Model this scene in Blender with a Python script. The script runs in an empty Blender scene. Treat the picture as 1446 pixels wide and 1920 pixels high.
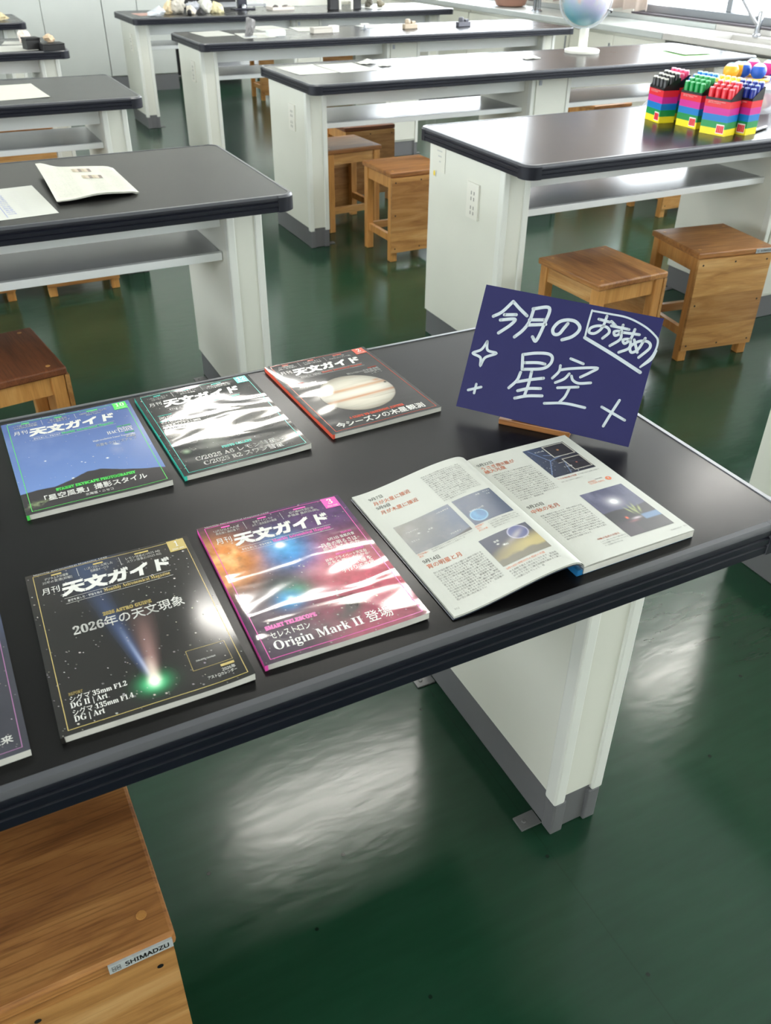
import bpy, bmesh, math, random
import numpy as np
from mathutils import Vector, Matrix
R = math.radians
scn = bpy.context.scene
COL = scn.collection

# ------------------------------------------------------------------ camera
cam_d = bpy.data.cameras.new('camera'); cam = bpy.data.objects.new('camera', cam_d); COL.objects.link(cam)
_y, _p, _r = R(-27.0614), R(-34.3921), R(0.6414)
_f = Vector((-math.sin(_y)*math.cos(_p), math.cos(_y)*math.cos(_p), math.sin(_p)))
_r0 = Vector((math.cos(_y), math.sin(_y), 0)); _u0 = _r0.cross(_f)
_rr = math.cos(_r)*_r0+math.sin(_r)*_u0; _uu = -math.sin(_r)*_r0+math.cos(_r)*_u0
cam.matrix_world = Matrix(((_rr.x, _uu.x, -_f.x, -.8834), (_rr.y, _uu.y, -_f.y, -.5634), (_rr.z, _uu.z, -_f.z, 1.4179), (0, 0, 0, 1)))
cam_d.sensor_fit = 'VERTICAL'; cam_d.sensor_height = 36; cam_d.lens = 1616.75/1920*36
cam_d.dof.use_dof = True; cam_d.dof.focus_distance = 1.3; cam_d.dof.aperture_fstop = 12
cam_d.clip_start = .02; cam_d.clip_end = 200
scn.camera = cam

# ------------------------------------------------------------------ sky, light, exposure
SKY_STRENGTH = 14
LAMP_STRENGTH = 68
EXPOSURE = 0.08
w = bpy.data.worlds.new('world'); scn.world = w; w.use_nodes = True
wb = w.node_tree.nodes['Background']; wb.inputs[0].default_value = (.90, .96, 1, 1); wb.inputs[1].default_value = SKY_STRENGTH
vs = scn.view_settings; vs.view_transform = 'Standard'; vs.look = 'None'; vs.exposure = EXPOSURE; vs.gamma = 1; vs.use_curve_mapping = False
scn.cycles.use_denoising = True
scn.cycles.max_bounces = 8; scn.cycles.diffuse_bounces = 5; scn.cycles.glossy_bounces = 4; scn.cycles.transparent_max_bounces = 12
scn.cycles.sample_clamp_indirect = 6
def portal(name, y0, y1, z0, z1, x, sgn=1):
    l = bpy.data.lights.new(name, 'AREA'); l.shape = 'RECTANGLE'; l.size = z1-z0; l.size_y = y1-y0
    l.cycles.is_portal = True
    o = bpy.data.objects.new(name, l); COL.objects.link(o)
    o.location = (x, (y0+y1)/2, (z0+z1)/2); o.rotation_euler = (0, R(90)*sgn, 0)

# ------------------------------------------------------------------ materials
def srgb(r, g, b):
    f = lambda c: (c/255/12.92) if c/255 <= .04045 else ((c/255+.055)/1.055)**2.4
    return (f(r), f(g), f(b), 1)
class NT:
    def __init__(s, name):
        s.m = bpy.data.materials.new(name); s.m.use_nodes = True; s.t = s.m.node_tree
        s.b = s.t.nodes['Principled BSDF']; s.out = s.t.nodes['Material Output']
    def n(s, kind, **kw):
        nd = s.t.nodes.new(kind)
        for k, v in kw.items():
            if k.startswith('i_'): nd.inputs[int(k[2:]) if k[2:].isdigit() else k[2:].replace('_', ' ')].default_value = v
            else: setattr(nd, k, v)
        return nd
    def l(s, a, ao, b, bi): s.t.links.new(a.outputs[ao], b.inputs[bi])
    def coord(s, scale=(1, 1, 1), kind='Object', rot=(0, 0, 0)):
        c = s.n('ShaderNodeTexCoord'); m = s.n('ShaderNodeMapping'); m.inputs['Scale'].default_value = scale; m.inputs['Rotation'].default_value = rot
        s.l(c, kind, m, 'Vector'); return m
    def noise(s, vec, scale, detail=3, rough=.5):
        n = s.n('ShaderNodeTexNoise'); n.inputs['Scale'].default_value = scale; n.inputs['Detail'].default_value = detail; n.inputs['Roughness'].default_value = rough
        s.l(vec, 0, n, 'Vector'); return n
    def ramp(s, src, so, stops):
        r = s.n('ShaderNodeValToRGB'); e = r.color_ramp.elements
        while len(e) < len(stops): e.new(.5)
        for q, (p, c) in zip(e, stops): q.position = p; q.color = c
        s.l(src, so, r, 'Fac'); return r
    def bump(s, src, so, strength, dist):
        b = s.n('ShaderNodeBump'); b.inputs['Strength'].default_value = strength; b.inputs['Distance'].default_value = dist
        s.l(src, so, b, 'Height'); s.l(b, 'Normal', s.b, 'Normal'); return b
def simple(name, col, rough=.5, metal=0, spec=.5, var=.06, vscale=6, bump=0, bscale=200, coat=0, trans=0, alpha=1):
    m = NT(name); b = m.b
    v = m.coord(); nz = m.noise(v, vscale, 4)
    c0 = tuple(min(1, x*(1-var)) for x in col[:3])+(1,); c1 = tuple(min(1, x*(1+var)) for x in col[:3])+(1,)
    r = m.ramp(nz, 'Fac', [(.3, c0), (.7, c1)]); m.l(r, 'Color', b, 'Base Color')
    b.inputs['Roughness'].default_value = rough; b.inputs['Metallic'].default_value = metal; b.inputs['Specular IOR Level'].default_value = spec
    b.inputs['Coat Weight'].default_value = coat; b.inputs['Coat Roughness'].default_value = .08
    b.inputs['Transmission Weight'].default_value = trans; b.inputs['Alpha'].default_value = alpha
    if bump:
        n2 = m.noise(v, bscale, 3); m.bump(n2, 'Fac', bump, .002)
    return m.m
M = {}
M['cream'] = simple('cream panel', srgb(217, 217, 206), .42, var=.015)
M['white_trim'] = simple('white trim', srgb(230, 232, 231), .35, var=.012)
M['post'] = simple('corner post', srgb(221, 222, 215), .36, var=.012)
M['plinth'] = simple('grey plinth', srgb(104, 104, 106), .5, var=.05)
M['bracket'] = simple('grey bracket', srgb(112, 112, 112), .45, metal=.3)
M['edge'] = simple('black edging', srgb(15, 17, 28), .38, spec=.35, var=.08)
M['edge_highlight'] = simple('edging bevel highlight', srgb(70, 71, 76), .3, var=.05)  # highlight on the black edging's top bevel, painted in as lighter grey
M['shelf'] = simple('grey shelf', srgb(168, 169, 172), .25, spec=.6, var=.02)
M['wall'] = simple('wall paint', srgb(226, 224, 214), .7, var=.02)
M['ceiling'] = simple('ceiling board', srgb(236, 236, 230), .8, var=.02)
M['steel'] = simple('brushed steel', srgb(176, 178, 180), .28, metal=1, var=.04)
M['sink'] = simple('satin steel', srgb(186, 184, 180), .42, metal=.15, var=.03)
M['cabinet'] = simple('cabinet white', srgb(198, 201, 196), .45, var=.012)
M['slot'] = simple('socket slots', srgb(128, 126, 120), .5)
M['plate'] = simple('maker plate paint', srgb(176, 180, 180), .4)
M['chrome'] = simple('chrome', srgb(160, 163, 168), .18, metal=1, var=.01)
M['alu'] = simple('aluminium frame', srgb(150, 154, 160), .4, metal=.7, var=.03)
M['darkframe'] = simple('dark frame', srgb(72, 66, 72), .5, var=.05)
M['paper'] = simple('white paper', srgb(198, 198, 190), .6, var=.015)
M['paper_cream'] = simple('cream paper', srgb(206, 205, 192), .6, var=.03, vscale=25)
M['page_edge'] = simple('page edges', srgb(206, 204, 196), .7, var=.05, vscale=60)
M['black_plastic'] = simple('black plastic', srgb(20, 20, 22), .4)
M['white_plastic'] = simple('white plastic', srgb(226, 224, 214), .35, var=.01)
def laminate():
    m = NT('dark laminate'); v = m.coord(); n = m.noise(v, 900, 2); n2 = m.noise(v, 7, 4)
    r = m.ramp(n2, 'Fac', [(.3, srgb(14, 13, 14)), (.7, srgb(17, 16, 16))]); m.l(r, 'Color', m.b, 'Base Color')
    m.b.inputs['Roughness'].default_value = .42; m.b.inputs['Specular IOR Level'].default_value = .04
    m.b.inputs['Coat Weight'].default_value = .62; m.b.inputs['Coat IOR'].default_value = 1.3
    rr = m.ramp(n2, 'Fac', [(.3, (.17, .17, .17, 1)), (.7, (.21, .21, .21, 1))]); m.l(rr, 'Color', m.b, 'Coat Roughness')
    return m.m
M['laminate'] = laminate()
def floor_mat():
    m = NT('green vinyl'); v = m.coord(); n = m.noise(v, 1.6, 5, .6); st = m.coord((1.2, 9, 1), rot=(0, 0, R(35))); n2 = m.noise(st, 5, 4)
    fine = m.noise(v, 240, 2)
    mx = m.n('ShaderNodeMix', data_type='RGBA'); mx.inputs['Factor'].default_value = .35
    r = m.ramp(n, 'Fac', [(.3, srgb(16, 48, 31)), (.7, srgb(21, 54, 36))]); r2 = m.ramp(n2, 'Fac', [(.35, srgb(17, 48, 32)), (.7, srgb(26, 62, 43))])
    m.l(r, 'Color', mx, 'A'); m.l(r2, 'Color', mx, 'B')
    # small dark specks and pale scuffs
    vo = m.n('ShaderNodeTexVoronoi', voronoi_dimensions='2D'); vo.inputs['Scale'].default_value = 3.3; m.l(v, 0, vo, 'Vector')
    sp = m.ramp(vo, 'Distance', [(.009, (0, 0, 0, 1)), (.013, (1, 1, 1, 1))])
    mul = m.n('ShaderNodeMix', data_type='RGBA', blend_type='MULTIPLY'); mul.inputs['Factor'].default_value = .7
    m.l(mx, 'Result', mul, 'A'); m.l(sp, 'Color', mul, 'B')
    # welded seams of the vinyl sheets
    sx = m.n('ShaderNodeSeparateXYZ'); m.l(v, 0, sx, 0)
    ad = m.n('ShaderNodeMath', operation='ADD'); ad.inputs[1].default_value = 100.27; m.l(sx, 'X', ad, 0)
    mo = m.n('ShaderNodeMath', operation='MODULO'); mo.inputs[1].default_value = 1.82; m.l(ad, 0, mo, 0)
    lt = m.ramp(mo, 0, [(.0, (.55, .6, .55, 1)), (.004, (1, 1, 1, 1))])
    mu2 = m.n('ShaderNodeMix', data_type='RGBA', blend_type='MULTIPLY'); mu2.inputs['Factor'].default_value = .6
    m.l(mul, 'Result', mu2, 'A'); m.l(lt, 'Color', mu2, 'B')
    m.l(mu2, 'Result', m.b, 'Base Color')
    rg = m.ramp(n2, 'Fac', [(.3, (.16, .16, .16, 1)), (.75, (.21, .21, .21, 1))]); m.l(rg, 'Color', m.b, 'Roughness')
    m.b.inputs['Specular IOR Level'].default_value = .42
    bn = m.coord((1, 2.2, 1), rot=(0, 0, R(20))); nb = m.noise(bn, 15, 2, .5); m.bump(nb, 'Fac', .06, .006)
    return m.m
M['floor'] = floor_mat()
def wood(name, dark, mid, light, rough=.38, plank=.0, axis=0):
    m = NT(name); oi = m.n('ShaderNodeObjectInfo'); c = m.n('ShaderNodeTexCoord')
    ad = m.n('ShaderNodeVectorMath', operation='ADD'); m.l(c, 'Object', ad, 0)
    sc = m.n('ShaderNodeVectorMath', operation='SCALE'); sc.inputs['Scale'].default_value = 17.3
    cb = m.n('ShaderNodeCombineXYZ'); 
    for k in range(3): m.l(oi, 'Random', cb, k)
    m.l(cb, 0, sc, 0); m.l(sc, 0, ad, 1)
    mp = m.n('ShaderNodeMapping'); mp.inputs['Scale'].default_value = (2.2, 16, 16) if axis == 0 else (16, 16, 2.2); m.l(ad, 0, mp, 0)
    n = m.noise(mp, 1.6, 5, .6); n.inputs['Distortion'].default_value = .8
    mp2 = m.n('ShaderNodeMapping'); mp2.inputs['Scale'].default_value = (9, 260, 260) if axis == 0 else (260, 260, 9); m.l(ad, 0, mp2, 0); n2 = m.noise(mp2, 1, 2)
    r = m.ramp(n, 'Fac', [(.25, dark), (.5, mid), (.75, light)])
    r2 = m.ramp(n2, 'Fac', [(.38, (.55, .5, .45, 1)), (.5, (1, 1, 1, 1))])
    mx = m.n('ShaderNodeMix', data_type='RGBA', blend_type='MULTIPLY'); mx.inputs['Factor'].default_value = .62 if axis == 0 and plank >= 0 else .25; m.l(r, 'Color', mx, 'A'); m.l(r2, 'Color', mx, 'B')
    last = mx
    if plank:   # boards glued side by side, each its own tone
        s = m.n('ShaderNodeSeparateXYZ'); m.l(c, 'Object', s, 0)
        dv = m.n('ShaderNodeMath', operation='ADD'); dv.inputs[1].default_value = 10.105 if plank > 0 else 10.055; m.l(s, 'Y' if plank > 0 else 'Z', dv, 0)
        d2 = m.n('ShaderNodeMath', operation='DIVIDE'); d2.inputs[1].default_value = abs(plank); m.l(dv, 0, d2, 0)
        fl = m.n('ShaderNodeMath', operation='FLOOR'); m.l(d2, 0, fl, 0)
        a2 = m.n('ShaderNodeMath', operation='ADD'); m.l(fl, 0, a2, 0); m.l(oi, 'Random', a2, 1)
        wn = m.n('ShaderNodeTexWhiteNoise', noise_dimensions='1D'); m.l(a2, 0, wn, 'W')
        rr = m.ramp(wn, 'Value', [(0, (.58, .50, .44, 1)), (1, (1.0, 1.0, 1.0, 1))])
        m3 = m.n('ShaderNodeMix', data_type='RGBA', blend_type='MULTIPLY'); m3.inputs['Factor'].default_value = .9; m.l(mx, 'Result', m3, 'A'); m.l(rr, 'Color', m3, 'B'); last = m3
    m.l(last, 'Result', m.b, 'Base Color'); m.b.inputs['Roughness'].default_value = rough
    m.bump(n2, 'Fac', .06, .001); return m.m
M['wood_leg'] = wood('stool legs', srgb(164, 108, 52), srgb(196, 140, 76), srgb(212, 160, 96), axis=2)
M['wood_seat'] = wood('stool seat', srgb(126, 78, 40), srgb(172, 118, 66), srgb(198, 146, 86), plank=.17)
M['wood_panel'] = wood('stool panel', srgb(150, 100, 52), srgb(196, 146, 86), srgb(222, 180, 122), plank=-.12)
M['wood_brown'] = wood('brown stool seat', srgb(92, 50, 26), srgb(116, 66, 36), srgb(134, 80, 46), rough=.45, plank=.16)
M['wood_block'] = wood('stand wood', srgb(110, 68, 34), srgb(140, 92, 50), srgb(160, 110, 64))
def flat(name, col, rough=.45): return simple(name, col, rough, var=.02)
_inks = {}
def ink(rgb, rough=.16):
    k = (rgb, rough)
    if k not in _inks: _inks[k] = simple('print %d_%d_%d_%d' % (*rgb, int(rough*100)), srgb(*rgb), rough, var=.02, vscale=40)
    return _inks[k]
def cover_mat(name, rough, bstr, scale, stretch, attr='Col', rot=0):
    m = NT(name); a = m.n('ShaderNodeAttribute', attribute_name=attr); m.l(a, 'Color', m.b, 'Base Color')
    m.b.inputs['Roughness'].default_value = rough; m.b.inputs['Specular IOR Level'].default_value = .5
    if bstr:
        v = m.coord(stretch, rot=(0, 0, rot)); n = m.noise(v, scale, 1.5, .4); n.inputs['Distortion'].default_value = .6; m.bump(n, 'Fac', bstr, .012)
    return m.m
def glass_mat(name, tint=(1, 1, 1, 1), refl=.08):
    m = NT(name); t = m.n('ShaderNodeBsdfTransparent'); t.inputs[0].default_value = tint; g = m.n('ShaderNodeBsdfGlossy'); g.inputs['Roughness'].default_value = .03
    lw = m.n('ShaderNodeLayerWeight'); lw.inputs[0].default_value = .5
    pw = m.n('ShaderNodeMath', operation='POWER'); pw.inputs[1].default_value = 5; m.l(lw, 'Facing', pw, 0)
    ma = m.n('ShaderNodeMath', operation='MULTIPLY_ADD'); ma.inputs[1].default_value = .85; ma.inputs[2].default_value = .04; m.l(pw, 0, ma, 0)
    mx = m.n('ShaderNodeMixShader'); m.l(ma, 0, mx, 0); m.l(t, 0, mx, 1); m.l(g, 0, mx, 2); m.l(mx, 0, m.out, 'Surface'); return m.m
M['glass'] = glass_mat('window glass')
def film_mat(name, tint, fac):
    m = NT(name); t = m.n('ShaderNodeBsdfTransparent'); mx = m.n('ShaderNodeMixShader'); mx.inputs[0].default_value = fac
    m.b.inputs['Base Color'].default_value = tint; m.b.inputs['Roughness'].default_value = .2
    m.l(t, 0, mx, 1); m.l(m.b, 0, mx, 2); m.l(mx, 0, m.out, 'Surface'); return m.m
M['clear_plastic'] = film_mat('clear plastic', srgb(214, 218, 224), .38)
def emit(name, col, s):
    m = NT(name); m.b.inputs['Base Color'].default_value = (.9, .9, .9, 1); m.b.inputs['Emission Color'].default_value = col; m.b.inputs['Emission Strength'].default_value = s; return m.m
M['lamp'] = emit('lamp diffuser', (1, .97, .92, 1), LAMP_STRENGTH)

# ------------------------------------------------------------------ mesh helpers
class MB:
    def __init__(s): s.v = []; s.f = []; s.m = []
    def add(s, vs, fs, mat=0):
        o = len(s.v); s.v.extend([tuple(p) for p in vs]); s.f.extend([tuple(i+o for i in f) for f in fs])
        if isinstance(mat, int): s.m.extend([mat]*len(fs))
        else: s.m.extend(mat)
        return s
    def box(s, x0, x1, y0, y1, z0, z1, mat=0):
        return s.add([(x0, y0, z0), (x1, y0, z0), (x1, y1, z0), (x0, y1, z0), (x0, y0, z1), (x1, y0, z1), (x1, y1, z1), (x0, y1, z1)],
                     [(0, 3, 2, 1), (4, 5, 6, 7), (0, 1, 5, 4), (1, 2, 6, 5), (2, 3, 7, 6), (3, 0, 4, 7)], mat)
    def prism(s, pts, z0, z1, mat=0):
        n = len(pts)
        return s.add([(x, y, z0) for x, y in pts]+[(x, y, z1) for x, y in pts],
                     [tuple(range(n-1, -1, -1)), tuple(range(n, 2*n))]+[(i, (i+1) % n, n+(i+1) % n, n+i) for i in range(n)], mat)
    def lathe(s, prof, n=24, c=(0, 0, 0), mat=0, cap=True):
        o = []; f = []
        for r, z in prof:
            for k in range(n): a = 2*math.pi*k/n; o.append((c[0]+r*math.cos(a), c[1]+r*math.sin(a), c[2]+z))
        for i in range(len(prof)-1):
            for k in range(n): f.append((i*n+k, i*n+(k+1) % n, (i+1)*n+(k+1) % n, (i+1)*n+k))
        if cap: f.append(tuple(range(n-1, -1, -1))); f.append(tuple((len(prof)-1)*n+k for k in range(n)))
        return s.add(o, f, mat)
    def tube(s, path, r, n=10, mat=0, closed=False):
        P = [Vector(p) for p in path]; N = len(P); o = []; f = []
        rs = r if isinstance(r, (list, tuple)) else [r]*N
        ref = None
        for i in range(N):
            a = P[(i-1) % N] if (i or closed) else P[i]; b = P[(i+1) % N] if (i < N-1 or closed) else P[i]
            t = (b-a).normalized()
            if ref is None: ref = Vector((0, 0, 1)) if abs(t.z) < .9 else Vector((1, 0, 0))
            u = (ref-t*ref.dot(t)).normalized(); ref = u; w2 = t.cross(u)
            for k in range(n): q = 2*math.pi*k/n; o.append(tuple(P[i]+rs[i]*(math.cos(q)*u+math.sin(q)*w2)))
        for i in range(N if closed else N-1):
            j = (i+1) % N
            for k in range(n): f.append((i*n+k, i*n+(k+1) % n, j*n+(k+1) % n, j*n+k))
        if not closed: f.append(tuple(range(n-1, -1, -1))); f.append(tuple((N-1)*n+k for k in range(n)))
        return s.add(o, f, mat)
    def sphere(s, c, r, nu=20, nv=12, mat=0, sq=(1, 1, 1)):
        prof = [(r*math.sin(math.pi*i/nv), -r*math.cos(math.pi*i/nv)) for i in range(1, nv)]
        n0 = len(s.v); s.lathe([(max(a, 1e-5), b) for a, b in [(1e-5, -r)]+prof+[(1e-5, r)]], nu, (0, 0, 0), mat)
        for i in range(n0, len(s.v)): x, y, z = s.v[i]; s.v[i] = (c[0]+x*sq[0], c[1]+y*sq[1], c[2]+z*sq[2])
        return s
    def sweep(s, prof, path, nrm, mats):
        n = len(prof); o = []; f = []; mm = []
        for (px, py), (nx, ny) in zip(path, nrm):
            for (d, z) in prof: o.append((px+nx*d, py+ny*d, z))
        for i in range(len(path)-1):
            for k in range(n):
                k2 = (k+1) % n; f.append((i*n+k, (i+1)*n+k, (i+1)*n+k2, i*n+k2)); mm.append(mats[k])
        f.append(tuple(range(n))); mm.append(mats[1]); f.append(tuple(range(len(path)*n-1, (len(path)-1)*n-1, -1))); mm.append(mats[1])
        return s.add(o, f, mm)
    def build(s, name, mats, parent=None, loc=None, rot=None, smooth=False, bevel=0, recalc=True, col=None):
        me = bpy.data.meshes.new(name); me.from_pydata(s.v, [], s.f)
        for mt in (mats if isinstance(mats, (list, tuple)) else [mats]): me.materials.append(mt)
        me.polygons.foreach_set('material_index', s.m)
        if recalc:
            bm = bmesh.new(); bm.from_mesh(me); bmesh.ops.recalc_face_normals(bm, faces=bm.faces); bm.to_mesh(me); bm.free()
        if smooth:
            me.polygons.foreach_set('use_smooth', [True]*len(me.polygons))
            try: me.set_sharp_from_angle(angle=R(38))
            except Exception: pass
        if col is not None:
            a = me.color_attributes.new('Col', 'FLOAT_COLOR', 'POINT'); c = np.ones((len(s.v), 4), np.float32); c[:len(col), :3] = col; a.data.foreach_set('color', c.ravel())
        o = bpy.data.objects.new(name, me); COL.objects.link(o)
        if parent: o.parent = parent
        if loc is not None: o.location = loc
        if rot is not None: o.rotation_euler = rot
        if bevel:
            b = o.modifiers.new('bevel', 'BEVEL'); b.width = bevel; b.segments = 2; b.limit_method = 'ANGLE'; b.angle_limit = R(40)
        return o
def tag(o, label, cat, group=None):
    o['label'] = label; o['category'] = cat
    if group: o['group'] = group
    return o
def thing(name, label, cat, loc, rotz=0, group=None):
    o = bpy.data.objects.new(name, None); o.empty_display_size = .05; COL.objects.link(o); o.location = loc; o.rotation_euler = (0, 0, rotz)
    return tag(o, label, cat, group)
def struct(o): o['kind'] = 'structure'; return o
def copy_tree(o, parent=None):
    c = o.copy(); COL.objects.link(c)
    if parent: c.parent = parent
    for ch in list(o.children): copy_tree(ch, c)
    return c

# ------------------------------------------------------------------ text
_tc = bpy.data.curves.new('text', 'FONT'); _to = bpy.data.objects.new('text', _tc); COL.objects.link(_to); _tc.resolution_u = 1
_cache = {}
def alphabet(s, up, lo, dg):   # the same letters from the serif or sans alphabet of the built-in font
    return ''.join(chr(up+ord(c)-65) if 'A' <= c <= 'Z' else chr(lo+ord(c)-97) if 'a' <= c <= 'z' else chr(dg+ord(c)-48) if '0' <= c <= '9' else c for c in s)
def glyphs(s, bold=0.0, res=1):
    k = (s, bold, res)
    if k not in _cache:
        _tc.body = alphabet(s[1:], 0x1D400, 0x1D41A, 0x1D7CE) if s[0] == '~' else alphabet(s, 0x1D5A0, 0x1D5BA, 0x1D7E2); _tc.offset = bold; _tc.resolution_u = res
        dg = bpy.context.evaluated_depsgraph_get(); dg.update(); e = _to.evaluated_get(dg); m = e.to_mesh()
        v = np.array([q.co[:2] for q in m.vertices]) if len(m.vertices) else np.zeros((0, 2)); f = [tuple(p.vertices) for p in m.polygons]
        e.to_mesh_clear(); _cache[k] = (v, f)
    return _cache[k]
def put_text(mb, s, p0, p1, h, mat, surf, bold=0.0, skew=0.0, outline=False):
    """p0->p1: the baseline ends in mm on the sheet; h: glyph height in mm; surf(x, y) -> point"""
    v, f = glyphs(s, 0.0, 2 if h > 6 else 1)
    if not len(v): return
    x0, x1 = v[:, 0].min(), v[:, 0].max(); y1 = max(.7, v[:, 1].max())
    dx, dy = p1[0]-p0[0], p1[1]-p0[1]; L = math.hypot(dx, dy); ux, uy = dx/L, dy/L
    # heavier weights: the same glyphs set again a hair to each side
    for ox, oy in ([(0, 0)] if bold <= 0 else [(0, 0), (-.7, -.7), (.7, -.7), (.7, .7), (-.7, .7)]):
        a = (v[:, 0]-x0+ox*bold)/(x1-x0)*L; b = (v[:, 1]+oy*bold)/y1*h; a = a+b*skew
        X = p0[0]+ux*a-uy*b; Y = p0[1]+uy*a+ux*b
        mb.add([surf(x, y) for x, y in zip(X, Y)], f, mat)
def quad_patch(mb, x0, y0, x1, y1, mat, surf, n=6):
    """filled rectangle draped over the sheet"""
    vs = [surf(x0+(x1-x0)*i/n, y0+(y1-y0)*j/n) for j in range(n+1) for i in range(n+1)]
    mb.add(vs, [(j*(n+1)+i, j*(n+1)+i+1, (j+1)*(n+1)+i+1, (j+1)*(n+1)+i) for j in range(n) for i in range(n)], mat)
def line_strip(mb, pts, wd, mat, surf, n=14):
    """polyline of constant width, mitred at its corners"""
    P = []
    for (a, b) in zip(pts[:-1], pts[1:]):
        for i in range(n): P.append((a[0]+(b[0]-a[0])*i/n, a[1]+(b[1]-a[1])*i/n))
    P.append(pts[-1]); N = len(P); o = []
    for i in range(N):
        a = P[max(0, i-1)]; b = P[min(N-1, i+1)]; c = P[i]
        d1 = np.array([c[0]-a[0], c[1]-a[1]]); d2 = np.array([b[0]-c[0], b[1]-c[1]])
        if not d1.any(): d1 = d2
        if not d2.any(): d2 = d1
        d1 = d1/np.linalg.norm(d1); d2 = d2/np.linalg.norm(d2); t = d1+d2
        if np.linalg.norm(t) < 1e-3: t = d1
        t = t/np.linalg.norm(t); k = min(1/max(.35, abs(float(t@d1))), 1.6); nx, ny = -t[1]*wd/2*k, t[0]*wd/2*k
        o.append(surf(c[0]+nx, c[1]+ny)); o.append(surf(c[0]-nx, c[1]-ny))
    mb.add(o, [(2*i, 2*i+1, 2*i+3, 2*i+2) for i in range(N-1)], mat)
def smooth_line(pts, n=8):
    """Catmull-Rom through the points"""
    if len(pts) < 3: return pts
    P = [np.array(p, float) for p in pts]; P = [2*P[0]-P[1]]+P+[2*P[-1]-P[-2]]; out = []
    for i in range(1, len(P)-2):
        for k in range(n):
            t = k/n; a, b, c, d = P[i-1:i+3]
            out.append(tuple(.5*((2*b)+(-a+c)*t+(2*a-5*b+4*c-d)*t*t+(-a+3*b-3*c+d)*t**3)))
    out.append(tuple(P[-2])); return out
def vnoise(shape, cells, seed):
    rng = np.random.default_rng(seed); g = rng.random((cells[0]+2, cells[1]+2))
    y = np.linspace(0, cells[0], shape[0]); x = np.linspace(0, cells[1], shape[1]); yi = y.astype(int); xi = x.astype(int)
    fy = (y-yi)[:, None]; fx = (x-xi)[None, :]; fy = fy*fy*(3-2*fy); fx = fx*fx*(3-2*fx)
    a = g[yi][:, xi]; b = g[yi][:, xi+1]; c = g[yi+1][:, xi]; d = g[yi+1][:, xi+1]
    return (a*(1-fx)+b*fx)*(1-fy)+(c*(1-fx)+d*fx)*fy
def fbm(shape, base, seed, octv=5):
    o = np.zeros(shape); amp = 1; tot = 0
    for k in range(octv): o += amp*vnoise(shape, (int(base[0]*2**k), int(base[1]*2**k)), seed+k*7); tot += amp; amp *= .55
    return o/tot
def lin(r, g, b): return np.array(srgb(r, g, b)[:3])
def mixc(img, c, a): img[:] = img*(1-a[..., None])+np.asarray(c)*a[..., None]
def gauss(U, V, u, v, su, sv, ang=0):
    c, s = math.cos(ang), math.sin(ang); a = (U-u)*c+(V-v)*s; b = -(U-u)*s+(V-v)*c; return np.exp(-(a/su)**2-(b/sv)**2)
def stars(img, n, seed, lo=.15, hi=.8, tint=True):
    rng = np.random.default_rng(seed); h, w_ = img.shape[:2]
    for _ in range(n):
        y, x = rng.integers(1, h-2), rng.integers(1, w_-2); b = lo+(hi-lo)*rng.random()**3; c = np.array([1, 1, 1]) if not tint else np.array([1, .85+.15*rng.random(), .75+.25*rng.random()])
        img[y, x] = np.maximum(img[y, x], c*b)
        if rng.random() < .12:
            for dy, dx in ((0, 1), (1, 0), (1, 1)): img[y+dy, x+dx] = np.maximum(img[y+dy, x+dx], c*b*.8)
# ------------------------------------------------------------------ room shell (X to the window wall, Y away from the camera)
ZT = .80; AISLE = .767; DEP = .711; PITCH = 1.7263; LEN = 2.787
XL, XR, YF, YB, ZC = -5.2, 4.42, -3.4, 11.0, 3.0
struct(MB().box(XL-.1, 5.0, YF-.1, YB+.1, -.1, 0).build('floor', M['floor']))
struct(MB().box(XL-.1, 5.0, YF-.1, YB+.1, ZC, ZC+.1).build('ceiling', M['ceiling']))
struct(MB().box(XL, 4.6, YF-.1, YF, 0, ZC).build('wall_front', M['wall']))
struct(MB().box(XL, 4.6, YB, YB+.1, 0, ZC).build('wall_back', M['wall']))
struct(MB().box(XL, 1.60, 9.42, 9.52, 0, ZC).build('wall_partition', M['wall']))
SILL, HEAD = .85, 2.62
WINS = [(-3.25, .2), (1.0, 5.60), (6.85, 10.6)]
mb = MB().box(XR, 4.62, YF, YB, 0, SILL-.012).box(XR, 4.62, YF, YB, HEAD, ZC)
ys = [YF]+[q for wn in WINS for q in wn]+[YB]
for a, b in zip(ys[0::2], ys[1::2]): mb.box(XR, 4.62, a, b, SILL-.012, HEAD)
struct(mb.build('wall_right', M['wall']))
for i, (a, b) in enumerate(WINS):
    n = max(2, round((b-a)/.93)); fr = MB(); x0, x1 = 4.50, 4.56
    fr.box(x0-.02, x1+.02, a, b, SILL, SILL+.055).box(x0-.02, x1+.02, a, b, HEAD-.05, HEAD).box(x0-.02, x1+.02, a, a+.045, SILL+.055, HEAD-.05).box(x0-.02, x1+.02, b-.045, b, SILL+.055, HEAD-.05)
    for k in range(1, n):
        yy = a+(b-a)*k/n; q = 4.68 if abs(yy-4.68) < .2 else yy; fr.box(x0, x1, q-.028, q+.028, SILL+.055, HEAD-.05)
    fr.box(x0, x1, a+.045, b-.045, 2.02, 2.07)
    fo = struct(fr.build('window_%d' % (i+1), M['alu'], bevel=.004))
    MB().box(4.528, 4.532, a+.045, b-.045, SILL+.055, HEAD-.05).build('window_pane', M['glass'], fo)
    MB().box(XR-.015, 4.60, a, b, SILL-.012, SILL).build('window_sill', M['darkframe'], fo)
    portal('window_light_%d' % (i+1), a, b, SILL, HEAD, 4.615)
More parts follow.
